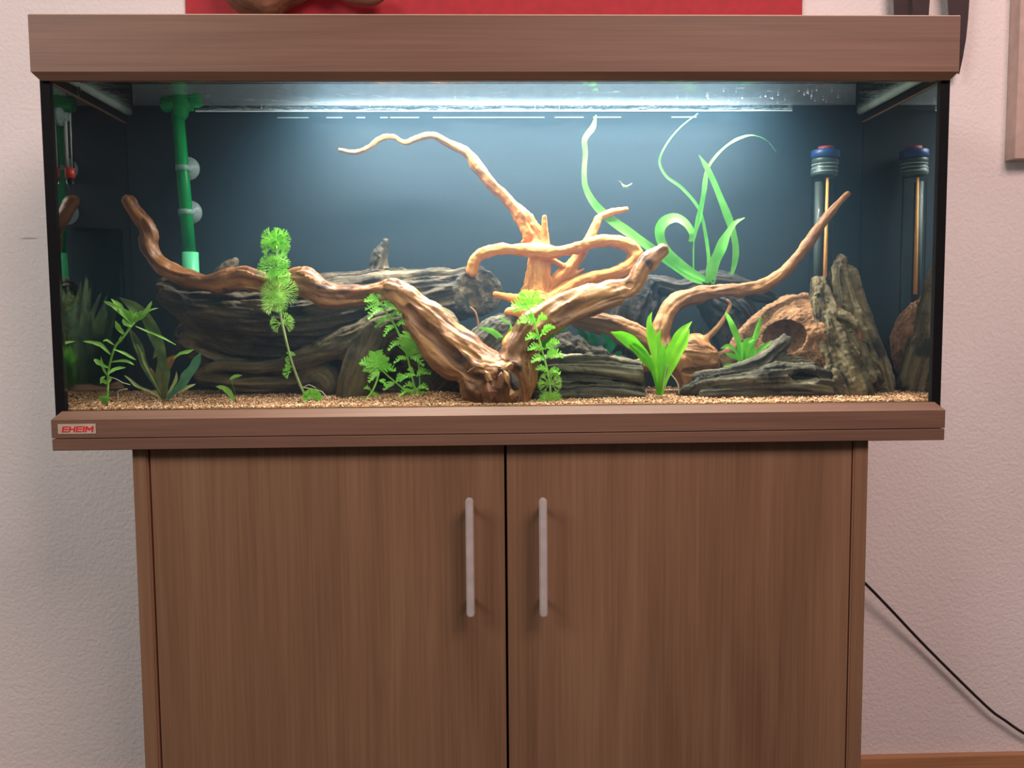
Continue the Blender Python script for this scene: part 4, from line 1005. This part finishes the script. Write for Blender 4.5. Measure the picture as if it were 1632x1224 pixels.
# feathery stem plant left of the middle
Y = 0.072
cb = plant('feathery_stem_plant', (492, 640, Y), 'tall slanting feathery green stem plant in front of the big log')
stem(cb, [(492, 640, Y), (480, 617, Y), (466, 580, Y), (459, 555, Y), (452, 525, Y), (446, 495, Y), (443, 455, Y), (441, 420, Y), (440, 392, Y)], 2.0, M['pale'])
def whorl(p, c, r, n, mat, squash=0.75, arms=5, w=1.5):
    for i in range(n):
        ang = 360*i/n + random.uniform(-14, 14); dep = math.sin(math.radians(ang*2.3+40))*0.6
        fan('leaf', (c[0], c[1], c[2]), ang, r*(0.82 + 0.3*random.random())*(1 if abs(math.cos(math.radians(ang))) > .4 else squash), mat, p, dep, arms, w)
def disc(p, c, rx, ry, n, mat, arms=5, w=1.5):
    for i in range(n):
        ang = 360*i/n + random.uniform(-12, 12); ca, sa = math.cos(math.radians(ang)), math.sin(math.radians(ang))
        r = 1/math.sqrt((ca/rx)**2 + (sa/ry)**2)
        fan('leaf', c, ang, r*random.uniform(.85, 1.15), mat, p, random.uniform(-.7, .7), arms, w)
disc(cb, (439, 381, Y), 25, 11, 8, M['lime'], 5, 1.7); disc(cb, (439, 394, Y), 24, 8, 6, M['lime'], 5, 1.6)
disc(cb, (438, 424, Y), 27, 16, 9, M['lime'], 5, 1.15); disc(cb, (441, 441, Y), 21, 8, 5, M['lime'], 5, 1.4)
disc(cb, (442, 466, Y), 28, 17, 10, M['lime2'], 5, 0.9); disc(cb, (440, 482, Y), 22, 16, 7, M['lime2'], 5, 0.9)
for a in (200, 175, 20, 45, 70, -20): fan('leaf', (450, 515, Y), a, 18, M['lime2'], cb, random.uniform(-.4, .4), 3, 1.2)
for a in (100, 150, 60, 210, 170): fan('leaf', (463, 560 + random.uniform(-2, 30), Y), a, 8, M['lime'], cb, 0, 3, 1.2)
fan('leaf', (466, 585, Y), 165, 11, M['lime'], cb, 0, 3, 1.6); fan('leaf', (464, 592, Y), 200, 13, M['lime'], cb, 0, 3, 1.4)
for a in (20, 60, 100, 140, 0, 170, -30): fan('leaf', (498, 634, Y-0.004), a, 15, M['lime'], cb, random.uniform(-.5, .3), 4, 1.5)
stem(cb, [(480, 617, Y), (497, 620, Y), (513, 624, Y), (521, 634, Y), (527, 641, Y)], 0.7, M['root'], 'root')
stem(cb, [(476, 614, Y), (484, 617, Y), (492, 613, Y), (503, 618, Y)], 0.6, M['root'], 'root')
stem(cb, [(441, 404, Y), (447, 411, Y), (455, 415, Y), (463, 417, Y)], 0.5, M['root'], 'root')

# lobed stem plant, centre left
Y = 0.078
wi = plant('lobed_stem_plant', (664, 636, Y), 'bright green lobed stem plant left of the V driftwood foot')
stem(wi, [(666, 637, Y), (659, 610, Y), (650, 572, Y), (641, 545, Y), (630, 520, Y), (619, 503, Y), (607, 484, Y)], 1.7, M['lime2'])
stem(wi, [(668, 637, Y), (669, 612, Y), (667, 575, Y)], 1.3, M['lime2'])
for b, e, w in (((607,484),(585,478),13), ((607,486),(586,490),11), ((608,482),(628,474),13), ((609,482),(606,470),14), ((609,487),(632,486),13), ((612,492),(590,503),13), ((613,492),(634,492),11), ((604,480),(590,473),10),
                ((620,507),(601,517),10), ((620,506),(637,500),10), ((629,519),(614,531),10), ((630,518),(651,517),11), ((641,546),(622,554),10), ((651,568),(681,566),15), ((650,572),(631,575),9),
                ((652,566),(672,578),12), ((664,598),(683,594),11), ((662,598),(641,604),10), ((660,596),(652,588),9), ((664,600),(674,588),10), ((664,620),(646,614),9), ((664,620),(680,618),10), ((660,624),(640,627),9)):
    comb('leaf', (*b, Y + random.uniform(-.004, .004)), (*e, Y + random.uniform(-.016, .002)), w*1.05, M['lime'], wi)
lobed('leaf', (650, 566, Y-0.004), (660, 527, Y-0.012), 36, M['lime'], wi, 6, (0.1, -1, 0.25), 0.1, 0.42)
lobed('leaf', (648, 560, Y-0.002), (668, 536, Y-0.010), 22, M['lime'], wi, 6, (0.1, -1, 0.35), 0.1, 0.45)
for i in range(8): fan('leaf', (666 + random.uniform(-5, 5), 636, Y-0.003), 20 + i*19, 13, M['lime2'], wi, random.uniform(-.4, .4), 3, 1.4)
wj = plant('lobed_stem_plant', (576, 645, Y-0.012), 'small leaning lobed green plant under the olive arched root')
stem(wj, [(576, 645, Y-.012), (592, 626, Y-.008), (601, 606, Y-.004), (604, 592, Y)], 1.5, M['lime2'])
stem(wj, [(652, 628, Y), (636, 614, Y), (618, 599, Y), (606, 588, Y)], 1.4, M['lime2'])
for b, e, w in (((603,592),(579,577),20), ((603,590),(598,563),24), ((604,588),(614,570),18), ((606,592),(627,588),14), ((603,594),(590,605),12), ((606,588),(590,572),18), ((631,610),(641,599),13), ((630,610),(614,618),10),
                ((604,606),(614,612),8), ((592,626),(601,631),7), ((592,624),(582,618),7), ((604,590),(616,580),16), ((602,594),(583,588),14)):
    comb('leaf', (*b, Y + random.uniform(-.006, .002)), (*e, Y + random.uniform(-.016, .0)), w*1.05, M['lime'], wj)
for i in range(5): fan('leaf', (577, 644, Y-0.012), 30 + i*28, 9, M['lime'], wj, 0, 3, 1.6)

# lobed stem plant, centre right
Y = 0.040
wk = plant('lobed_stem_plant', (878, 638, Y), 'bright lobed stem plant standing before the right arm of the V driftwood')
stem(wk, [(878, 638, Y), (876, 612, Y), (871, 585, Y), (863, 555, Y), (854, 522, Y), (846, 495, Y)], 1.7, M['lime2'])
for b, e, w in (((845,492),(820,484),20), ((845,491),(832,467),20), ((846,490),(852,466),20), ((847,491),(861,478),18), ((845,494),(822,494),12), ((853,516),(829,512),16), ((854,516),(869,506),14), ((855,516),(842,506),14),
                ((861,538),(841,538),12), ((861,536),(880,521),12), ((867,556),(845,555),13), ((868,557),(888,545),13), ((870,572),(850,574),13), ((871,570),(893,566),15), ((870,568),(884,560),12),
                ((874,592),(857,587),10), ((874,592),(890,593),12)):
    comb('leaf', (*b, Y + random.uniform(-.004, .004)), (*e, Y + random.uniform(-.016, .0)), w*1.05, M['lime'], wk)
for a in (165, 15, 105, 60, 200, -20, 135): fan('leaf', (877, 612, Y), a, 20, M['lime2'], wk, random.uniform(-.5, .5), 3, 1.2)
for i in range(9): fan('leaf', (878, 640, Y-.003), 5 + i*21, 21 - 7*math.sin(math.radians(5+i*21)), M['lime2'], wk, random.uniform(-.5, .4), 3, 1.2)

# sword plants
LANCE = [(0, 0.22), (0.3, 0.35), (0.55, 0.85), (0.75, 1.0), (0.9, 0.6), (1, 0.03)]
Y = 0.055
sw = plant('sword_plant', (1051, 630, Y), 'bright lime sword plant with broad pointed leaves on the open gravel')
for pts, w in (([(1050,630,Y),(1042,596,Y),(1022,562,Y-.01),(998,541,Y-.018),(973,529,Y-.02)], 22), ([(1050,630,Y),(1044,580,Y),(1037,535,Y),(1034,512,Y+.004),(1039,497,Y+.01)], 15),
               ([(1052,630,Y),(1050,580,Y+.004),(1048,540,Y+.008),(1054,524,Y+.006)], 13), ([(1053,630,Y),(1062,580,Y),(1080,540,Y-.004),(1103,512,Y-.006)], 17), ([(1054,630,Y),(1068,592,Y-.006),(1084,556,Y-.012),(1099,524,Y-.016)], 19),
               ([(1049,630,Y),(1044,604,Y-.006),(1035,572,Y-.012),(1010,551,Y-.016),(990,536,Y-.01)], 10), ([(1052,630,Y),(1056,590,Y+.004),(1064,546,Y+.01)], 15), ([(1051,630,Y),(1053,590,Y-.006),(1058,548,Y-.01)], 12), ([(1048,630,Y),(1046,600,Y-.004),(1040,572,Y-.006)], 10)):
    ribbon('leaf', pts, w, M['sword_' + random.choice('ab')], sw, TOCAM + np.array([random.uniform(-.6, .6), 0, random.uniform(-.1, .3)]), random.uniform(-.4, .4), LANCE, 0.42, 0.06)
stem(sw, [(1056, 620, Y-.004), (1064, 580, Y-.004), (1066, 592, Y-.004), (1076, 604, Y-.004), (1081, 614, Y-.004), (1082, 628, Y-.004)], 0.8, M['root'], 'root')
Y = 0.098
s2 = plant('sword_plant', (1186, 582, Y), 'small grassy green sword plant between the brown cave stone and the root lump')
M['sword2'] = leafmat('sword_leaf_small', srgb(86, 170, 44), srgb(116, 196, 64), 0.4)
for pts, w in (([(1184,584,Y),(1178,550,Y),(1167,520,Y),(1156,497,Y+.01)], 11), ([(1186,584,Y),(1196,555,Y),(1206,528,Y),(1213,503,Y+.004)], 10), ([(1188,584,Y),(1206,562,Y-.004),(1229,544,Y-.008)], 8), ([(1183,584,Y),(1172,560,Y-.004),(1160,551,Y-.006),(1148,556,Y-.008)], 6),
               ([(1184,584,Y),(1176,572,Y-.006),(1155,562,Y-.01)], 7), ([(1186,584,Y),(1188,560,Y-.006),(1190,545,Y-.008),(1203,540,Y-.01)], 11), ([(1185,584,Y),(1184,562,Y-.008),(1182,545,Y-.01)], 9), ([(1188,584,Y),(1197,570,Y-.008),(1204,553,Y-.012)], 10), ([(1186,584,Y),(1180,566,Y+.004),(1176,540,Y+.008)], 8), ([(1180,586,Y),(1166,582,Y-.004),(1152,584,Y-.006)], 6)):
    ribbon('leaf', pts, w, M['sword2'], s2, TOCAM + np.array([random.uniform(-.4, .4), 0, 0]), random.uniform(-.4, .4), [(0, .4), (.4, .9), (.75, 1), (.92, .6), (1, .05)], 0.25, 0.03)

# ribbon plant on the dark bark
Y = 0.19
va = plant('ribbon_plant', (1128, 452, Y), 'tall plant with long curling green ribbon leaves growing from the black bark')
EVEN = [(0, .5), (.2, .9), (.6, 1), (.9, .6), (1, .05)]
for pts, w, pr, tw_, wv in (
    ([(1136,452,Y),(1105,446,Y-.004),(1074,424,Y-.01),(1044,400,Y-.014),(1010,376,Y-.014),(978,354,Y-.012),(950,328,Y-.01),(934,300,Y-.008),(931,275,Y-.006),(933,245,Y-.004),(932,222,Y-.002),(945,203,Y),(950,183,Y)], 17, [(0,.4),(.2,.7),(.45,1),(.56,.75),(.7,.5),(.88,.5),(.95,.6),(1,.1)], 0.5, 0.1),
    ([(1138,451,Y),(1105,436,Y-.008),(1075,414,Y-.016),(1056,390,Y-.02),(1051,368,Y-.02),(1060,353,Y-.02),(1078,348,Y-.024),(1094,358,Y-.028),(1103,374,Y-.03),(1099,385,Y-.028)], 16, [(0,.5),(.2,.9),(.6,1),(.85,1),(.95,.8),(1,.3)], 0.5, 0.06),
    ([(1126,450,Y),(1129,410,Y+.004),(1121,355,Y+.006),(1111,328,Y+.006),(1086,299,Y+.006),(1062,281,Y+.004),(1051,257,Y+.002),(1062,230,Y),(1084,203,Y),(1112,181,Y)], 5.5, [(0,1),(.4,1),(.55,.8),(.8,.5),(1,.2)], 0.4, 0.0),
    ([(1106,452,Y+.006),(1105,410,Y+.006),(1106,376,Y+.004)], 2.5, [(0,1),(1,1)], 0, 0),
    ([(1104,385,Y),(1113,350,Y),(1121,310,Y),(1127,272,Y),(1140,250,Y),(1160,231,Y),(1182,219,Y),(1202,216,Y),(1222,224,Y),(1237,242,Y)], 9, [(0,.7),(.15,1),(.35,.8),(.5,.5),(.7,.65),(.82,.4),(1,.1)], 1.5, 0.3),
    ([(1162,448,Y+.006),(1171,418,Y+.004),(1172,390,Y),(1162,352,Y-.004),(1145,308,Y-.008),(1129,272,Y-.01),(1114,247,Y-.01)], 12, [(0,.3),(.2,.9),(.5,1),(.75,.8),(.9,.6),(1,.05)], 0.3, 0.06),
    ([(1130,452,Y-.006),(1136,425,Y-.008),(1148,397,Y-.012),(1160,372,Y-.014),(1172,355,Y-.016),(1187,347,Y-.018)], 19, [(0,.9),(.3,1),(.6,.8),(.8,.5),(.92,.3),(1,.05)], 0.6, 0.08)):
    ribbon('leaf', pts, w, M['ribbon'], va, TOCAM, tw_, pr, 0.15, wv)

# broad leaves behind the V driftwood
Y = 0.10
bp_ = plant('broadleaf_plant', (830, 600, Y), 'green plant with strap leaves spreading behind the V driftwood foot')
for pts, w in (([(832,604,Y),(815,565,Y+.005),(790,532,Y),(762,521,Y-.01)], 10), ([(834,604,Y),(826,560,Y+.01),(812,522,Y+.01),(796,504,Y+.01)], 12), ([(834,604,Y-.02),(846,572,Y-.025),(868,540,Y-.03),(886,526,Y-.03),(906,522,Y-.03)], 19), ([(836,604,Y),(850,560,Y+.02),(880,520,Y+.03),(920,498,Y+.02),(958,489,Y+.01)], 9),
               ([(832,604,Y-.01),(822,560,Y-.015),(826,520,Y-.01),(850,500,Y-.01)], 14), ([(830,604,Y),(812,590,Y),(800,566,Y-.004)], 9)):
    ribbon('leaf', pts, w, M['sword2'], bp_, TOCAM, 0.2, [(0, .3), (.3, .6), (.6, 1), (.85, .75), (1, .04)], 0.2, 0.04)
Y = 0.150
tp = plant('broadleaf_plant', (955, 596, Y), 'small shaded teal green plant peeking over the lumpy rock')
for pts, w in (([(950,600,Y),(940,560,Y),(930,540,Y-.004),(922,524,Y-.006)], 18), ([(955,600,Y),(948,560,Y-.006),(946,540,Y-.01),(938,530,Y-.012)], 16), ([(958,600,Y),(962,566,Y-.004),(970,548,Y-.01),(958,532,Y-.014)], 20), ([(962,600,Y),(978,575,Y-.004),(990,560,Y-.008)], 16), ([(956,600,Y),(966,560,Y),(985,545,Y-.004)], 14)):
    ribbon('leaf', pts, w, M['teal'], tp, TOCAM, 0.2, [(0, .3), (.4, .7), (.7, 1), (.92, .7), (1, .1)], 0.2, 0.04)
Y = 0.225
tg = plant('grass_plant', (1125, 600, Y), 'thin dim grass blades in the gap under the black bark arch')
for a in ((1106, 515), (1120, 512), (1128, 530), (1112, 545), (1135, 540)):
    ribbon('leaf', [(1122, 606, Y), (1118, 570, Y), (a[0], a[1]+18, Y), (a[0]+4, a[1], Y)], 4, M['olive'], tg, TOCAM, 0.2, EVEN, 0.2)

# left corner plants
Y = 0.050
hy = plant('willow_leaf_plant', (170, 645, Y), 'upright willow-leaved stem plant with narrow green leaves in the dark corner')
stem(hy, [(171, 645, Y), (172, 612, Y), (173, 592, Y), (178, 568, Y), (185, 550, Y), (196, 538, Y), (206, 524, Y+.004), (214, 514, Y+.006)], 1.8, M['hygro'])
WL = [(0, .3), (.3, .9), (.6, 1), (.85, .6), (1, .05)]
for pts, w in (([(176,565),(162,551),(148,546),(132,544)], 7), ([(172,586),(160,580),(150,572)], 8), ([(181,557),(198,563),(217,574)], 5), ([(177,577),(195,575),(206,577),(214,582)], 5), ([(172,596),(185,588),(201,586)], 7), ([(182,550),(170,542),(164,545)], 4),
               ([(198,533),(190,524),(184,511)], 8), ([(212,518),(196,500),(182,488),(165,480)], 8), ([(212,516),(200,502),(190,488),(177,476)], 9), ([(214,514),(226,505),(236,492),(242,480)], 9), ([(214,514),(210,502),(206,493)], 9), ([(214,514),(222,503),(226,494)], 9), ([(213,512),(205,500),(198,492)], 7),
               ([(215,514),(228,504),(240,494),(253,491)], 4), ([(216,520),(235,528),(255,536),(281,550)], 4), ([(215,514),(216,505),(218,497)], 9), ([(210,520),(200,516),(196,508)], 8), ([(172,600),(164,585),(161,568)], 4), ([(197,536),(190,545),(194,534)], 6), ([(172,612),(164,606),(160,612)], 6), ([(172,612),(176,604),(170,602)], 6), ([(170,612),(162,604),(168,600)], 6)):
    ribbon('leaf', [(x, y, Y + random.uniform(-.006, .006)) for x, y in pts], w, M['hygro'], hy, TOCAM + np.array([0, 0, .4]), random.uniform(-.4, .4), WL, 0.25)
stem(hy, [(172, 600, Y), (185, 604, Y), (196, 610, Y), (207, 613, Y)], 0.6, M['root'], 'root')
stem(hy, [(188, 640, Y), (188, 628, Y), (190, 622, Y), (203, 620, Y)], 0.7, M['root'], 'root')
for i in range(9): ribbon('leaf', [(168 + random.uniform(-3, 5), 645, Y-.004), (166 + (i-4)*1.5, 636, Y-.004), (167 + (i-4)*3.2, 626 + abs(i-4)*2.5, Y-.006)], 3.5, M['hygro'], hy, TOCAM, 0, WL)

Y = 0.062
cr = plant('fading_rosette_plant', (262, 636, Y), 'fading rosette plant with olive, brown and pale drooping leaves near the corner')
for pts, w, mt_ in (([(260,636),(244,606),(230,580),(222,555),(210,530),(203,520)], 13, 'olive'), ([(262,636),(254,600),(258,570),(248,535),(232,505),(212,488),(190,474)], 20, 'olive'), ([(263,636),(262,612),(264,590),(272,575),(284,565)], 15, 'brownleaf'), ([(276,572),(288,563),(298,561),(309,557)], 6, 'hygro'),
                    ([(264,636),(274,618),(281,604),(281,592)], 6, 'pale'), ([(264,637),(276,627),(292,620),(312,612)], 7, 'pale'), ([(260,637),(240,624),(220,616),(206,604),(198,598)], 5, 'pale'), ([(264,638),(290,612),(297,600),(308,586),(320,562)], 17, 'bluegreen'), ([(262,636),(253,615),(246,600),(240,586)], 8, 'brownleaf'),
                    ([(261,636),(236,590),(228,572),(224,556),(208,530)], 4, 'pale'), ([(264,630),(266,595),(258,568),(252,560),(244,572)], 14, 'olive')):
    ribbon('leaf', [(x, y, Y + 0.002*i) for i, (x, y) in enumerate(pts)], w, M[mt_], cr, TOCAM, random.uniform(-.3, .3), [(0, .3), (.35, .7), (.65, 1), (.88, .7), (1, .05)], 0.2, 0.12)
Y = 0.055
sp = plant('seedling', (374, 641, Y), 'tiny two-leaved seedling on the bare gravel before the log')
stem(sp, [(376, 642, Y), (374, 625, Y), (370, 612, Y), (368, 605, Y)], 0.8, M['olive'])
ribbon('leaf', [(374, 640, Y), (366, 626, Y), (356, 618, Y), (344, 616, Y)], 9, M['hygro'], sp, TOCAM, 0, WL)
ribbon('leaf', [(366, 605, Y), (374, 600, Y), (386, 598, Y)], 6, M['hygro'], sp, TOCAM, 0, WL)
# floating plant and shrimp
Y = 0.07
pf_ = at(125, 140, Y); fz = (WATER - pf_[2])
fp = plant('floating_plant', (125, 134, Y), 'small floating plant with dangling roots at the dark top corner')
for pts, w in (([(124,134),(117,129),(110,126)], 7), ([(125,134),(132,128),(140,125)], 7), ([(124,134),(126,128),(128,122)], 6)):
    ribbon('leaf', [(x, y, Y) for x, y in pts], w, M['olive'], fp, TOCAM, 0, WL)
stem(fp, [(124, 133, Y), (124, 140, Y), (122, 147, Y), (126, 153, Y)], 1.3, M['olive'], 'root')
stem(fp, [(125, 133, Y), (127, 140, Y), (128, 146, Y)], 0.9, M['olive'], 'root')
Y = 0.12
M['shrimp'] = leafmat('shrimp', srgb(205, 228, 170), srgb(225, 240, 205), 0.5)
sh = plant('shrimp', (998, 299, Y), 'tiny pale shrimp swimming in open water left of the ribbon plant', 'shrimp')
tube('body', [(991, 293, Y, .6), (993, 295.5, Y, 1.5), (996, 297, Y, 1.6), (1000, 296.6, Y, 1.2), (1003, 295, Y, .9), (1006, 293, Y, .9), (1007, 292, Y, .4)], M['shrimp'], sh, 8, 0.001)
for i in range(4): tube('leg', [(993 + i*2.2, 297, Y, .4), (993.4 + i*2.2, 299, Y - .0004, .3), (994.5 + i*2.2, 301, Y - .0006, .2)], M['shrimp'], sh, 5, 0.001)
tube('antenna', [(991.5, 293, Y, .25), (989, 290, Y, .2), (986, 288.5, Y, .15)], M['shrimp'], sh, 4, 0.001)

# ================================================================== second planted aquarium across the room (seen as a reflection in the front glass)
RL = 2.0
def mir(px, py, L_=RL):
    p = at(px, py, L_); return np.array([p[0], -p[1], p[2]])
ta, tb = mir(196, 388), mir(196, 640)
ROT = math.radians(-24)
c2 = Vector((ta[0], ta[1], tb[2])); H2 = ta[2]-tb[2]
R2 = Matrix.Translation(c2) @ Matrix.Rotation(ROT, 4, 'Z')      # local: x runs left from the tank's end, y away from the viewer glass
def loc2(o): o.data.transform(R2); return o
t2 = empty('planted_aquarium', c2 + Vector((-0.4, -0.15, 0)), 'planted green aquarium mirrored faintly in the front glass corner', 'aquarium')
M['glass2'] = glass('glass_second', 1.2)
W2 = 0.95
for nm, lo, hi, mt_ in (('front_pane', (-W2, -0.006, 0), (0, 0, H2), M['glass2']), ('back_film', (-W2, -0.37, 0), (0, -0.36, H2), M['back']), ('side_film', (-0.006, -0.36, 0), (0, -0.0065, H2), M['back']),
                        ('side_film', (-W2, -0.36, 0), (-W2+0.006, -0.0065, H2), M['back']), ('bottom_pane', (-W2, -0.37, -0.02), (0, 0, -0.0005), M['black']), ('lid', (-W2, -0.37, H2+0.0005), (0, 0, H2+0.05), M['black']), ('lid_front', (-W2, 0.0005, H2-0.035), (0, 0.012, H2+0.05), M['black'])):
    put(loc2(box(nm, lo, hi, mt_)), t2)
gr2 = loc2(box('gravel', (-W2+0.008, -0.358, 0), (-0.008, -0.008, 0.05), bpy.data.materials['brown_cave_stone'], None, 0.01)); put(gr2, t2)
l2 = area('second_tank_light', tuple(R2 @ Vector((-W2/2, -0.16, H2-0.01))), tuple(R2 @ Vector((-W2/2, -0.16, 0))), W2*0.9, 0.08, 34, (0.95, 1.0, 0.9), 95)
l2.rotation_euler = (0, 0, ROT)
rr = random.Random(5)
def clump(x, y, h, n, w, mt_, label):
    p = empty('aquarium_plant', R2 @ Vector((x, y, 0.05)), label, 'plant')
    for i in range(n):
        bx, by = x + rr.uniform(-.02, .02), y + rr.uniform(-.02, .02); tx_, ty_ = bx + rr.uniform(-.10, .10), by + rr.uniform(-.05, .05); hh = h*rr.uniform(.6, 1)
        C = catmull(np.array([R2 @ Vector(q) for q in ((bx, by, .045), (bx*.7+tx_*.3, by, .05+hh*.5), (tx_, ty_, .05+hh))]), 0.03)
        v, f = [], []; sd = np.array(R2.to_3x3() @ Vector((1, 0.2*rr.uniform(-1, 1), 0)))
        for k, q in enumerate(C):
            ww = w*math.sin(math.pi*(0.12 + 0.84*k/(len(C)-1))); v += [q - sd*ww, q + np.array([0, .004, 0]), q + sd*ww]
        for k in range(len(C)-1):
            for j in (0, 1): f.append((k*3+j, k*3+j+1, (k+1)*3+j+1, (k+1)*3+j))
        put(link('leaf', mesh_np('leaf', v, f, True), mt_), p)
clump(-0.09, -0.16, 0.34, 12, 0.014, M['olive'], 'tall olive plant in the mirrored aquarium corner')
clump(-0.20, -0.10, 0.20, 12, 0.012, M['lime'], 'low bright plant in the mirrored aquarium')
clump(-0.32, -0.14, 0.40, 14, 0.016, M['hygro'], 'tall green plant at the middle of the mirrored aquarium')
clump(-0.16, -0.26, 0.42, 12, 0.016, M['olive'], 'dark green plant at the back of the mirrored aquarium')
st2 = empty('aquarium_stand', R2 @ Vector((-W2/2, -0.18, 0)) * 1.0, 'plain dark stand under the mirrored aquarium', 'stand'); st2.location.z = 0
zb = c2.z
for nm, lo, hi in (('top_board', (-W2-0.01, -0.38, -0.045), (0.01, 0.01, -0.0205)), ('side_panel', (-W2, -0.37, -zb), (-W2+0.02, 0, -0.0455)), ('side_panel', (-0.02, -0.37, -zb), (0, 0, -0.0455)), ('back_panel', (-W2+0.0205, -0.37, -zb), (-0.0205, -0.355, -0.0455))):
    put(loc2(box(nm, lo, hi, M['ven_v'])), st2)
